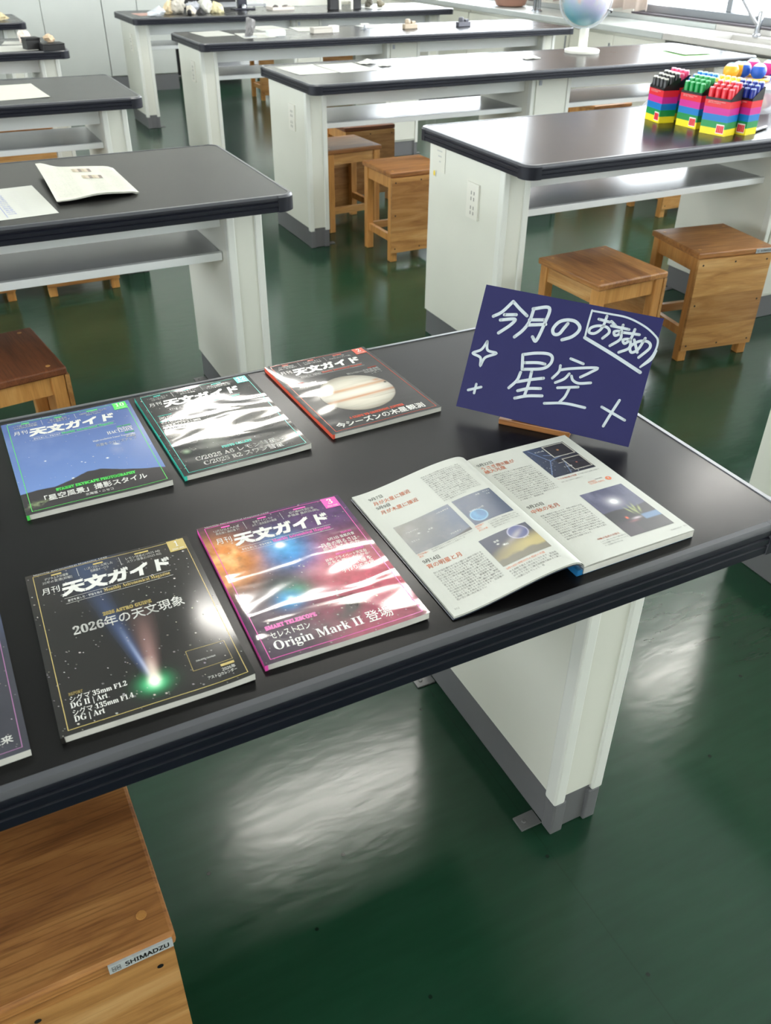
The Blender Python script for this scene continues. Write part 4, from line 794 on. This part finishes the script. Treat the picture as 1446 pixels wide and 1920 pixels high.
card.matrix_world = Matrix(((ex.x, ny.x, ez.x, ctr.x), (ex.y, ny.y, ez.y, ctr.y), (ex.z, ny.z, ez.z, ctr.z), (0, 0, 0, 1)))
tag(card, 'dark blue card hand-lettered in pale paint, leaning on a wooden block', 'sign')
bx = Vector((ex.x, ex.y, 0)).normalized(); ang = math.atan2(bx.y, bx.x)
bc = ctr-ez*ch
t = thing('sign_block', 'brown wooden block propping up the blue card', 'stand', (bc.x, bc.y, ZT), ang)
MB().box(-.062, .045, -.001, .07, 0, .0092).build('foot', M['wood_block'], t, bevel=.001)
m = MB(); pr = [(.0075, .0094), (.066, .0094), (.066, .07), (.0425, .07)]
m.add([(-.045, a, b) for a, b in pr]+[(.03, a, b) for a, b in pr], [(0, 1, 2, 3), (7, 6, 5, 4), (0, 4, 5, 1), (1, 5, 6, 2), (2, 6, 7, 3), (3, 7, 4, 0)]); m.build('wedge', M['wood_block'], t)
# ------------------------------------------------------------------ marker boxes on the marker bench
STR = [srgb(244, 222, 44), srgb(22, 138, 70), srgb(14, 116, 186), srgb(196, 44, 142), srgb(216, 40, 52), srgb(24, 23, 25)]
bxm = [flat('box stripe %d' % i, c, .35) for i, c in enumerate(STR)]+[flat('box print', srgb(236, 230, 222), .4)]
def marker_box(cname, ink_c, cap_c, x, y, rot, where):
    t = thing('marker_box', 'striped cardboard box of %s felt markers, %s' % (cname, where), 'marker box', (x, y, ZT), R(rot), 'striped boxes of markers')
    # long face towards local -X, length along Y
    lx, ly = .032, .0505; m = MB(); z0 = 0; hs = .0222
    for k in range(5): m.box(-lx, lx, -ly, ly, k*hs, (k+1)*hs, k)
    zt_ = 5*hs; wl = .0012
    m.box(-lx, -lx+wl, -ly, ly, zt_, zt_+.008, 5); m.box(lx-wl, lx, -ly, ly, zt_, zt_+.042, 5)
    for sy in (-1, 1):
        ya, yb_ = (sy*ly, sy*(ly-wl)); a = [(-lx, zt_), (lx, zt_), (lx, zt_+.042), (lx-.008, zt_+.042), (-lx, zt_+.008)]; n = len(a)
        m.add([(p, ya, q) for p, q in a]+[(p, yb_, q) for p, q in a], [tuple(range(n)), tuple(range(2*n-1, n-1, -1))]+[(i, (i+1) % n, n+(i+1) % n, n+i) for i in range(n)], 5)
    sf = lambda X, Y: (-lx-.0003, -X/1000, Y/1000)
    for yy in (107, 102.5): put_text(m, 'WATER BASED MARKER' if yy > 105 else 'DOUBLE ENDED', (-38, yy-2), (30 if yy > 105 else 12, yy-2), 3, 6, sf, .02)
    # little picture of the pens
    m.box(-lx-.0004, -lx, -.044, -.013, .006, .0365, 6); 
    for k in range(4): m.box(-lx-.0008, -lx, -.0425+k*.0071, -.0425+k*.0071+.0062, .009, .0325, 4)
    m.build('carton', bxm, t, recalc=False)
    bm1 = flat('marker %s' % cname, ink_c, .35); cm1 = flat('marker end %s' % cname, cap_c, .4)
    for i in range(3):
        for j in range(4):
            px, py = -lx+.0112+i*.0208, -ly+.0125+j*.0252; zt2 = .150+.003*((i*7+j*3) % 3)+.006*i
            q = MB().lathe([(.0102, .112), (.0102, zt2-.006), (.0092, zt2-.0035)], 12, (px, py, 0)).build('marker', bm1, t, smooth=True)
            MB().lathe([(.0091, zt2-.0035), (.0085, zt2), (.0001, zt2+.0002)], 12, (px, py, 0)).build('marker_end', cm1, q, smooth=True)
marker_box('black', srgb(18, 18, 20), srgb(206, 204, 194), 1.660, 2.152, -11, 'front row, farthest from the camera')
marker_box('green', srgb(0, 140, 64), srgb(120, 206, 150), 1.697, 2.016, 2, 'front row, in the middle')
marker_box('red', srgb(214, 36, 52), srgb(240, 140, 150), 1.684, 1.876, 13, 'front row, nearest the camera')
marker_box('blue', srgb(24, 42, 140), srgb(160, 180, 226), 1.772, 1.860, 10, 'second row behind the red ones')
marker_box('pink', srgb(232, 70, 120), srgb(248, 156, 180), 1.737, 2.190, -4, 'second row behind the black ones')
marker_box('light blue', srgb(40, 130, 206), srgb(150, 206, 240), 1.769, 2.075, 4, 'second row behind the green ones')
marker_box('yellow', srgb(240, 216, 70), srgb(248, 238, 150), 1.775, 1.967, 6, 'second row, between light blue and blue')

# clear plastic tub with toy headbands on its lid
t = thing('plastic_tub', 'clear plastic tub with a lid on the marker bench, behind the marker boxes', 'tub', (2.26, 2.25, ZT))
tub = MB(); w_, d_, h_ = .25, .165, .088
tub.box(-w_, w_, -d_, -d_+.002, 0, h_).box(-w_, w_, d_-.002, d_, 0, h_).box(-w_, -w_+.002, -d_+.002, d_-.002, 0, h_).box(w_-.002, w_, -d_+.002, d_-.002, 0, h_).box(-w_+.002, w_-.002, -d_+.002, d_-.002, 0, .002).build('body', M['clear_plastic'], t)
MB().box(-w_-.006, w_+.006, -d_-.006, d_+.006, h_, h_+.006).build('lid', M['clear_plastic'], t, bevel=.002)
for k, (c, nm, px, py) in enumerate(((srgb(236, 132, 60), 'orange', .02, -.10), (srgb(236, 90, 130), 'pink', .10, -.06), (srgb(240, 190, 60), 'yellow', -.06, .04))):
    m = MB(); m.sphere((0, 0, .03), .028, 16, 10); o = m.build('toy_ball', flat('toy '+nm, c, .4), loc=(2.12+px, 2.22+py, ZT+.002), smooth=True); tag(o, '%s toy ball inside the clear plastic tub' % nm, 'toy ball')
def headband(cname, c, x, y, rot):
    z = ZT+.0945; t = thing('toy_headband', '%s toy headband with two eyeball bobbles, lying on the clear tub' % cname, 'headband', (x, y, z), R(rot), 'eyeball headbands'); cm_ = flat('headband '+cname, c, .35)
    A = [(-.07, .06, .008)]+[(.075*math.cos(a), .075*math.sin(a), .0075) for a in [R(175+i*190/22) for i in range(23)]]+[(.07, .06, .008)]
    MB().tube(A, .0072, 10).build('band', cm_, t, smooth=True)
    for sx in (-1, 1):
        bx_, by = sx*.034, .066; q = MB().sphere((bx_, by, .031), .0305, 22, 14)
        for i, f in enumerate(q.f):
            zc = sum(q.v[a][2] for a in f)/len(f); yc = sum(q.v[a][1] for a in f)/len(f)-by
            q.m[i] = 1 if zc > .050 else 0
        b = q.build('bobble', [cm_, flat('eye white', srgb(222, 222, 216), .3)], t, smooth=True)
        MB().lathe([(.0001, .0620), (.008, .0608), (.012, .0588)], 14, (bx_, by, 0), cap=False).build('iris', flat('eye iris', srgb(60, 140, 150), .3), b, smooth=True)
headband('yellow', srgb(244, 176, 38), 2.215, 2.27, 20)
headband('blue', srgb(32, 92, 196), 2.315, 2.315, 104)
headband('pink', srgb(236, 62, 146), 2.43, 2.385, 112)
def pen(cname, c, x, y, rot):
    t = thing('felt_pen', '%s felt pen lying beside the blue marker box' % cname, 'pen', (x, y, ZT+.0062), R(rot)); c_ = flat('pen '+cname, c, .35)
    MB().tube([(-.06, 0, 0), (.02, 0, 0)], .006, 12).build('barrel', c_, t, smooth=True); MB().tube([(.0205, 0, 0), (.06, 0, 0), (.062, 0, 0)], [.0062, .0062, .005], 12).build('cap', flat('pen cap '+cname, tuple(min(1, q*1.1) for q in c[:3])+(1,), .35), t, smooth=True)
pen('violet', srgb(92, 84, 190), 1.872, 1.935, 28); pen('lime green', srgb(126, 206, 50), 1.862, 1.885, 40); pen('dark', srgb(40, 44, 40), 1.86, 1.845, 20)
t = thing('plastic_pouch', 'clear plastic pouch at the back edge of the marker bench, left of the markers', 'pouch', (1.80, 2.33, ZT), R(5))
m = MB(); 
for k in range(2): pass
n = 9; o = []
for s_ in (0, 1):
    for j in range(n):
        for i in range(n):
            a, b = i/(n-1)*2-1, j/(n-1)*2-1; bu = (1-a*a)*(1-b*b); o.append((a*.07, b*.05, .003+.06*bu+.004*math.sin(5*a+3*b)*bu if s_ else .0015))
m.add(o, [(j*n+i, j*n+i+1, (j+1)*n+i+1, (j+1)*n+i) for j in range(n-1) for i in range(n-1)]+[(n*n+j*n+i, n*n+j*n+i+1, n*n+(j+1)*n+i+1, n*n+(j+1)*n+i) for j in range(n-1) for i in range(n-1)]); m.build('pouch', M['clear_plastic'], t, smooth=True)
MB().tube([(-.05, -.01, .008), (.04, .005, .008)], .005, 8).build('orange_stick', flat('orange stick', srgb(226, 140, 90), .4), t); 

# ------------------------------------------------------------------ globe
t = thing('globe', 'tabletop globe on a white round base', 'globe', (2.685, 3.975, ZT))
MB().lathe([(.098, 0), (.1, .004), (.1, .014), (.094, .019), (.03, .021), (.026, .022)], 40).build('base', M['white_plastic'], t, smooth=True)
MB().lathe([(.026, .0215), (.026, .122), (.022, .126)], 24).build('post', M['white_plastic'], t, smooth=True)
g = NT('globe map'); v = g.coord(); nz = g.noise(v, 9, 6, .62); land = g.ramp(nz, 'Fac', [(.44, srgb(168, 164, 190)), (.52, srgb(172, 174, 184)), (.60, srgb(196, 168, 160)), (.70, srgb(184, 168, 188))])
sz = g.n('ShaderNodeSeparateXYZ'); g.l(v, 0, sz, 0); zz = g.n('ShaderNodeMapRange'); zz.inputs[1].default_value = -.13; zz.inputs[2].default_value = -.02; g.l(sz, 'Z', zz, 0)
mx = g.n('ShaderNodeMix', data_type='RGBA'); g.l(zz, 0, mx, 'Factor'); mx.inputs['A'].default_value = srgb(104, 172, 182); g.l(land, 'Color', mx, 'B')
g.l(mx, 'Result', g.b, 'Base Color'); g.b.inputs['Roughness'].default_value = .25
s = MB().sphere((0, 0, 0), .136, 48, 32).build('sphere', g.m, t, loc=(-.012, 0, .272), rot=(R(0), R(23), R(-25)), smooth=True)
arc = [(.148*math.cos(a), 0, .148*math.sin(a)) for a in [R(-205+i*230/36) for i in range(37)]]
mer = MB().tube(arc, .006, 10).build('meridian_arm', film_mat('clear arm', srgb(220, 224, 228), .45), t, loc=(-.012, 0, .272), rot=(0, 0, R(-25)), smooth=True)
MB().lathe([(.006, .1365), (.006, .158), (.011, .159), (.011, .167)], 12).build('axis_knob', M['chrome'], mer, rot=(0, R(112), 0), smooth=True)

# ------------------------------------------------------------------ papers, newspaper
def sheet(name, label, cat, x, y, rot, w_, h_, mat, group=None, z=0, lines=None, curl=0, seed=1):
    n = 10; o = []; rnd = random.Random(seed); ph = rnd.random()*6
    for s_ in (0, -.0004):
        for j in range(n+1):
            for i in range(n+1):
                a, b = i/n-.5, j/n-.5; o.append((a*w_, b*h_, .0008+s_+curl*(abs(a*2)**3+abs(b*2)**3)*.5*(1+math.sin(3*a+2*b+ph))*.5))
    q = n+1; m = MB(); m.add(o, [(j*q+i, j*q+i+1, (j+1)*q+i+1, (j+1)*q+i) for j in range(n) for i in range(n)]+[(q*q+j*q+i, q*q+(j+1)*q+i, q*q+(j+1)*q+i+1, q*q+j*q+i+1) for j in range(n) for i in range(n)]
          + [(i, q*q+i, q*q+i+1, i+1) for i in range(n)]+[(n*q+i, n*q+i+1, q*q+n*q+i+1, q*q+n*q+i) for i in range(n)])
    mats = [mat]
    if lines: mats += lines(m)
    ob = m.build(name, mats, loc=(x, y, ZT+z), rot=(0, 0, R(rot)), recalc=False); tag(ob, label, cat, group); return ob
FS = lambda X, Y: (X/1000, Y/1000, .0011)
def ruled(m):
    for k in range(14): line_strip(m, [(-90, 130-k*19), (100, 130-k*19)], .5, 1, FS, 2)
    line_strip(m, [(-18, 140), (-18, -140)], 1.4, 2, FS, 2)
    for k in range(13): put_text(m, ['月の出', '日の入', '気温', '観測', '雲量', '時刻'][k % 6], (-12, 112-k*19), (8, 112-k*19), 9, 2, FS); put_text(m, ['東の空', '西の空', '南中'][k % 3], (30, 113-k*19), (52, 113-k*19), 6, 1, FS)
    return [ink((206, 206, 204), .6), ink((112, 128, 196), .6)]
sheet('ruled_sheet', 'white ruled sheet with blue handwriting at the left edge of the newspaper bench', 'paper', -.728, 1.952, 4, .205, .315, M['paper'], lines=ruled)
# folded newspaper
m = MB(); n = 16; TL_, TR_, BR_, BL_ = [Vector((a, b)) for a, b in ((-.600, 2.275), (-.392, 2.205), (-.388, 1.900), (-.606, 1.876))]; c0 = (TL_+TR_+BR_+BL_)/4
def NP(u, v, dz=0):   # u right, v down
    p = (TL_*(1-u)+TR_*u)*(1-v)+(BL_*(1-u)+BR_*u)*v-c0
    z = .010+.014*math.exp(-((u-.04)/.16)**2)*(1-.75*v)+.005*math.sin(2.6*u+4*v)*.6+.010*(v**4)*math.sin(math.pi*min(1, u*1.0))**2-.006*math.exp(-((u-1)/.05)**2)
    return (p.x, p.y, max(.006, z)+dz)
sheets = []
q = n+1
def npl(off, shr):
    o = [NP(i/n*(1-2*shr)+shr, j/n*(1-2*shr)+shr, off+d) for d in (0, -.0016) for j in range(q) for i in range(q)]
    f = [(j*q+i, (j+1)*q+i, (j+1)*q+i+1, j*q+i+1) for j in range(n) for i in range(n)]+[(q*q+j*q+i, q*q+j*q+i+1, q*q+(j+1)*q+i+1, q*q+(j+1)*q+i) for j in range(n) for i in range(n)]
    for i in range(n): f += [(i, i+1, q*q+i+1, q*q+i), (n*q+i+1, n*q+i, q*q+n*q+i, q*q+n*q+i+1), ((i+1)*q, i*q, q*q+i*q, q*q+(i+1)*q), (i*q+n, (i+1)*q+n, q*q+(i+1)*q+n, q*q+i*q+n)]
    return o, f
t = thing('newspaper', 'folded newspaper with two small photos on the bench behind', 'newspaper', (c0.x, c0.y, ZT))
o, f = npl(0, 0); m.add(o, f, 0); NS = lambda X, Y: NP(X/200, -Y/300, .0006)
for (a, b, c_, d) in ((84, -64, 132, -30), (98, -128, 148, -98)):
    for k in range(6):
        for l_ in range(3): quad_patch(m, a+(c_-a)*k/6, b+(d-b)*l_/3, a+(c_-a)*(k+1)/6, b+(d-b)*(l_+1)/3, 1+(k*5+l_*3) % 3, NS, 2)
for k in range(24):
    yy = -24-11*k
    for (a, b) in ((12, 74), (104, 150), (156, 190)):
        if a == 104 and -132 < yy < -20: continue
        s_ = POOL[(k*13+a) % 90:][:16 if b-a > 50 else 9]; put_text(m, s_, (a, yy), (b, yy), 5, 4, NS)
m.build('outer_leaf', [M['paper_cream'], ink((172, 160, 136), .6), ink((120, 108, 100), .6), ink((192, 178, 160), .6), ink((176, 176, 170), .6)], t, recalc=False)
for k_ in (1, 2):
    m2 = MB(); o, f = npl(-.0022*k_, .012*k_); m2.add(o, f); m2.build('inner_leaf', M['paper_cream'], t, recalc=False)
sheet('map_sheet', 'cream sheet lying on the bench behind the newspaper bench', 'paper', -.49, 3.785, 3, .25, .40, M['paper_cream'], curl=.002)
wp = 'white printed sheets on the benches'
def faint(m):
    for k in range(12): line_strip(m, [(-85, 120-k*20), (40+(k*37 % 45), 120-k*20)], 3.4, 1, FS, 2)
    return [ink((206, 204, 196), .6)]
def papers(lst):
    for i, (lab, x, y, r, w_, h_) in enumerate(lst): sheet('paper_sheet', lab, 'paper', x, y, r, w_, h_, M['paper'], wp, curl=.0015, lines=faint, seed=i)
papers([('white printed sheet at the left end of the globe bench', .935, 3.925, 3, .21, .30), ('white printed sheet on the globe bench, second from its left end', 1.155, 3.92, 2, .21, .30),
        ('white sheet at the left end of the clamp bench', 1.00, 5.70, 4, .21, .297), ('white sheet under the grey mineral on the clamp bench', 1.225, 5.50, -6, .21, .297), ('white sheet behind the grey mineral on the clamp bench', 1.46, 5.91, 5, .21, .297),
        ('white sheet next to the small white carton on the clamp bench', 1.70, 5.75, -8, .21, .297), ('white sheet in the middle of the clamp bench', 2.26, 5.77, 6, .297, .21),
        ('white sheet lying at the right end of the rock bench', 2.95, 7.25, 8, .21, .297),
        ('white sheet nearest the front edge on the bench with black mineral boxes', -.27, 5.36, 2, .21, .28), ('white sheet under the pale rock on the bench with black mineral boxes', -.20, 5.62, -12, .21, .17)])
def crumple(label, x, y, s_, seed):
    rnd = random.Random(seed); m = MB(); n = 6; o = []
    for j in range(n+1):
        for i in range(n+1): a, b = i/n-.5, j/n-.5; o.append((a*s_*1.5, b*s_, .002+.03*rnd.random()*max(0, 1-2.2*math.hypot(a, b))+.004*rnd.random()))
    q = n+1; m.add(o, [(j*q+i, j*q+i+1, (j+1)*q+i+1, (j+1)*q+i) for j in range(n) for i in range(n)]); ob = m.build('crumpled_paper', M['paper'], loc=(x, y, ZT)); sm = ob.modifiers.new('leaf', 'SOLIDIFY'); sm.thickness = .001; tag(ob, label, 'paper')
crumple('small crumpled paper on the globe bench next to the printed sheets', 1.318, 4.02, .07, 3); crumple('flatter crumpled paper on the globe bench, closer to the glare', 1.37, 3.91, .06, 9); crumple('pale paper scrap left of the globe', 2.24, 3.86, .07, 4)
sheet('green_booklet', 'booklet with a green edge at the right end of the globe bench', 'booklet', 3.24, 3.71, -6, .21, .29, flat('green cover', srgb(120, 190, 90), .4), curl=.003)
sheet('booklet_page', 'white page lying on the green booklet', 'paper', 3.262, 3.735, -9, .20, .26, M['paper'], z=.0065, curl=.001)

# ------------------------------------------------------------------ minerals, clamps and boxes on the far benches
def rock_mesh(seed, sx, sy, sz, rough=.35):
    rnd = np.random.default_rng(seed); bm = bmesh.new(); bmesh.ops.create_icosphere(bm, subdivisions=3, radius=1); d = rnd.normal(size=(14, 3)); d /= np.linalg.norm(d, axis=1)[:, None]; h_ = .50+.42*rnd.random(14)
    m = MB()
    for v_ in bm.verts:
        p = np.array(v_.co); k = min([h_[i]/max(1e-3, p@d[i]) for i in range(14) if p@d[i] > .2]+[1.05]); p = p*k*(1+rough*(rnd.random()-.5)*.75); v_.co = p
    zmin = min(v_.co.z for v_ in bm.verts)
    o = [(v_.co.x*sx, v_.co.y*sy, max(0, (v_.co.z-zmin*.8))*sz) for v_ in bm.verts]; m.add(o, [tuple(q.index for q in f.verts) for f in bm.faces]); bm.free(); return m
def rock(label, x, y, sx, sy, sz, c, seed, group=None, z=0):
    mt = simple('rock %d' % seed, srgb(*c), .6, var=.28, vscale=24, bump=.5, bscale=60); ob = rock_mesh(seed, sx, sy, sz).build('rock', mt, loc=(x, y, ZT+z)); tag(ob, label, 'rock', group); return ob
g_ = 'white rocks on the rock bench'
for i, (x, y, s_, c, lab) in enumerate(((1.115, 7.23, .062, (226, 206, 168), 'tawny white rock, leftmost on the rock bench'), (1.20, 7.22, .07, (204, 198, 186), 'white rock right of the tawny one'), (1.265, 7.11, .042, (228, 218, 200), 'small white rock in front of the bluish one'),
        (1.315, 7.22, .062, (188, 190, 198), 'bluish grey rock in the middle of the white rocks'), (1.425, 7.20, .075, (214, 212, 202), 'bright white rock beside the bluish grey one'), (1.515, 7.20, .066, (238, 222, 176), 'yellow-rimmed white rock, rightmost on the rock bench'))):
    rock(lab, x, y, s_, s_*.8, s_*.95, c, 20+i, g_)
rock('small dark rock between the white rocks', 1.24, 7.075, .02, .02, .025, (40, 38, 38), 31); rock('small black pebble in front of the bluish grey rock', 1.335, 7.085, .026, .02, .018, (44, 42, 44), 32)
rock('reddish rock behind the white rocks', 1.58, 7.40, .05, .05, .03, (166, 116, 90), 33)
sheet('pink_folder', 'pink folder at the left end of the rock bench', 'folder', .945, 7.25, 4, .17, .24, flat('pink paper', srgb(206, 160, 148), .5))
t = thing('plastic_bag_pack', 'clear bag of white cloth beside the pink folder', 'bag', (.985, 7.06, ZT)); rock_mesh(41, .085, .05, .04).build('pack', film_mat('white film', srgb(226, 230, 234), .75), t, smooth=True)
def column_sample(label, x, y, c, w_, h_, cat, seed):
    t = thing('mineral_sample', label, cat, (x, y, ZT)); rock_mesh(seed, w_, w_*.8, h_*.5).build('crystal', simple('crystal %d' % seed, srgb(*c), .35, var=.3, vscale=30), t)
    MB().box(-w_*.9, w_*.9, -w_*.7, w_*.7, 0, .006).build('base', M['clear_plastic'], t)
column_sample('tall grey mineral specimen on the clamp bench', 1.165, 5.43, (120, 118, 118), .042, .145, 'mineral', 51)
def carton(name, label, cat, x, y, rot, a, b, h_, c):
    t = thing(name, label, cat, (x, y, ZT), R(rot)); mt = flat(name+' %d %d' % (int(x*100), int(y*100)), srgb(*c), .5); MB().box(-a, a, -b, b, 0, h_*.8).build('box', mt, t, bevel=.002); MB().box(-a-.001, a+.001, -b-.001, b+.001, h_*.8+.0005, h_).build('lid', mt, t, bevel=.002)
carton('white_carton', 'small clear-topped white carton on the white sheets of the clamp bench', 'carton', 1.345, 5.44, 6, .058, .03, .032, (226, 230, 228))
carton('beige_carton', 'long low beige carton on the clamp bench', 'carton', 1.69, 5.50, 5, .07, .028, .035, (190, 184, 174)); carton('white_cube_box', 'white box at the end of the beige carton', 'carton', 1.79, 5.515, 5, .026, .028, .04, (226, 222, 216))
def clampy(label, x, y, c):
    t = thing('clamp', label, 'clamp', (x, y, ZT), R(6)); mt = simple('clamp %d' % int(x*100), srgb(*c), .45, metal=.2)
    MB().box(-.055, .055, -.02, .02, 0, .03).build('bar', mt, t, bevel=.003); MB().lathe([(.02, .03), (.022, .04), (.018, .056), (.008, .06)], 14, (-.02, 0, 0)).build('knob', mt, t, smooth=True); MB().box(.01, .04, -.012, .012, .0302, .045).build('jaw', mt, t, bevel=.002)
clampy('tan clamp standing on the bright glare of the clamp bench', 2.385, 5.54, (176, 160, 140)); clampy('dark grey clamp at the right on the clamp bench', 2.82, 5.54, (84, 84, 92))
t = thing('tiny_stand', 'tiny grey stand on the middle sheet of the clamp bench', 'stand', (2.06, 5.60, ZT)); MB().lathe([(.02, 0), (.02, .004), (.006, .01), (.005, .03)], 14).build('foot', M['alu'], t, smooth=True); MB().box(-.03, .03, -.012, .012, .03, .036).build('plate', M['white_plastic'], t)
def tray(label, x, y, z0c, c, obj):
    t = thing('specimen_tray', label, 'tray', (x, y, ZT), R(4)); mt = flat('tray %d' % int(x*100), srgb(*c), .45)
    MB().box(-.10, .10, -.07, .07, 0, .004).box(-.10, .10, -.07, -.066, .004, .022).box(-.10, .10, .066, .07, .004, .022).box(-.10, -.096, -.066, .066, .004, .022).box(.096, .10, -.066, .066, .004, .022).build('tray', mt, t)
tray('white specimen tray in the middle of the rock bench', 2.10, 7.33, 0, (232, 222, 212), None); rock('dark pebble in the white specimen tray', 2.06, 7.34, .03, .03, .02, (70, 62, 60), 61, z=.004); rock('grey pebble in the white specimen tray', 2.14, 7.33, .03, .025, .018, (120, 112, 108), 62, z=.004)
t = thing('instrument', 'dark blue upright instrument on the rock bench, right of the rocks', 'instrument', (1.80, 7.42, ZT)); db = flat('dark blue paint', srgb(30, 32, 48), .4)
MB().box(-.09, .09, -.06, .06, 0, .012).build('base', db, t, bevel=.003); MB().box(-.035, .04, .0, .05, .012, .32).build('column', db, t, bevel=.004); MB().lathe([(.018, .012), (.018, .03), (.01, .04)], 12, (0, -.03, 0)).build('knob', M['chrome'], t, smooth=True)
t = thing('display_stand', 'black and white apparatus on the rock bench near its right half', 'apparatus', (2.62, 7.16, ZT)); MB().box(-.15, -.07, -.03, .03, 0, .28).build('left_panel', M['black_plastic'], t, bevel=.003); MB().box(.07, .14, -.03, .03, 0, .28).build('right_panel', M['black_plastic'], t, bevel=.003)
m = MB().box(-.065, -.045, -.03, -.01, 0, .26).box(.045, .065, -.03, -.01, 0, .26).box(-.045, .045, -.03, -.01, .06, .08).box(-.045, .045, -.03, -.01, .15, .17); m.build('frame', M['white_plastic'], t)
rock('dark mineral lump on the white sheet of the rock bench', 2.92, 7.30, .05, .045, .05, (92, 88, 78), 63); rock('olive mineral lump beside the dark one', 3.01, 7.27, .045, .04, .035, (128, 120, 100), 64)
carton('black_mineral_box', 'open black box holding a tan rock at the aisle end of the left bench', 'box', -.085, 5.225, 6, .06, .05, .035, (18, 18, 20)); rock('tan rock lying in the black box', -.09, 5.235, .035, .03, .03, (196, 170, 140), 66, z=.037)
carton('black_lens_box', 'smaller black box beside the open one', 'box', -.185, 5.295, 12, .04, .04, .06, (16, 16, 18))
rock('pale pink rock on the bench with black mineral boxes', -.185, 5.60, .042, .035, .04, (224, 208, 196), 67, z=.003)
rock('yellowish rock on the farthest left bench', -.17, 7.16, .09, .06, .04, (206, 190, 150), 68)
# small notice on the marker bench pedestal
m = MB().box(0, .0008, -.045, .045, 0, .12, 0); 
for k in range(5): m.box(-.0004, 0, -.03+.004*k, .03-.008*k, .105-.018*k, .110-.018*k, 1)
o = [(-.0006, .03+.007*math.cos(a), -.012+.01*math.sin(a)) for a in [2*math.pi*q/14 for q in range(14)]]; m.add(o, [tuple(range(14))], 2); m.box(0, .0008, .02, .04, -.024, 0, 0)
ob = m.build('notice_sticker', [flat('sticker', srgb(218, 216, 204), .4), ink((190, 190, 184), .5), flat('yellow dot', srgb(236, 206, 60), .4)], loc=(AISLE+.041-.0005, 2.345, .655), recalc=False); tag(ob, 'pale notice sticker with a yellow dot on the marker bench pedestal', 'sticker')
COL.objects.unlink(_to); bpy.data.objects.remove(_to)
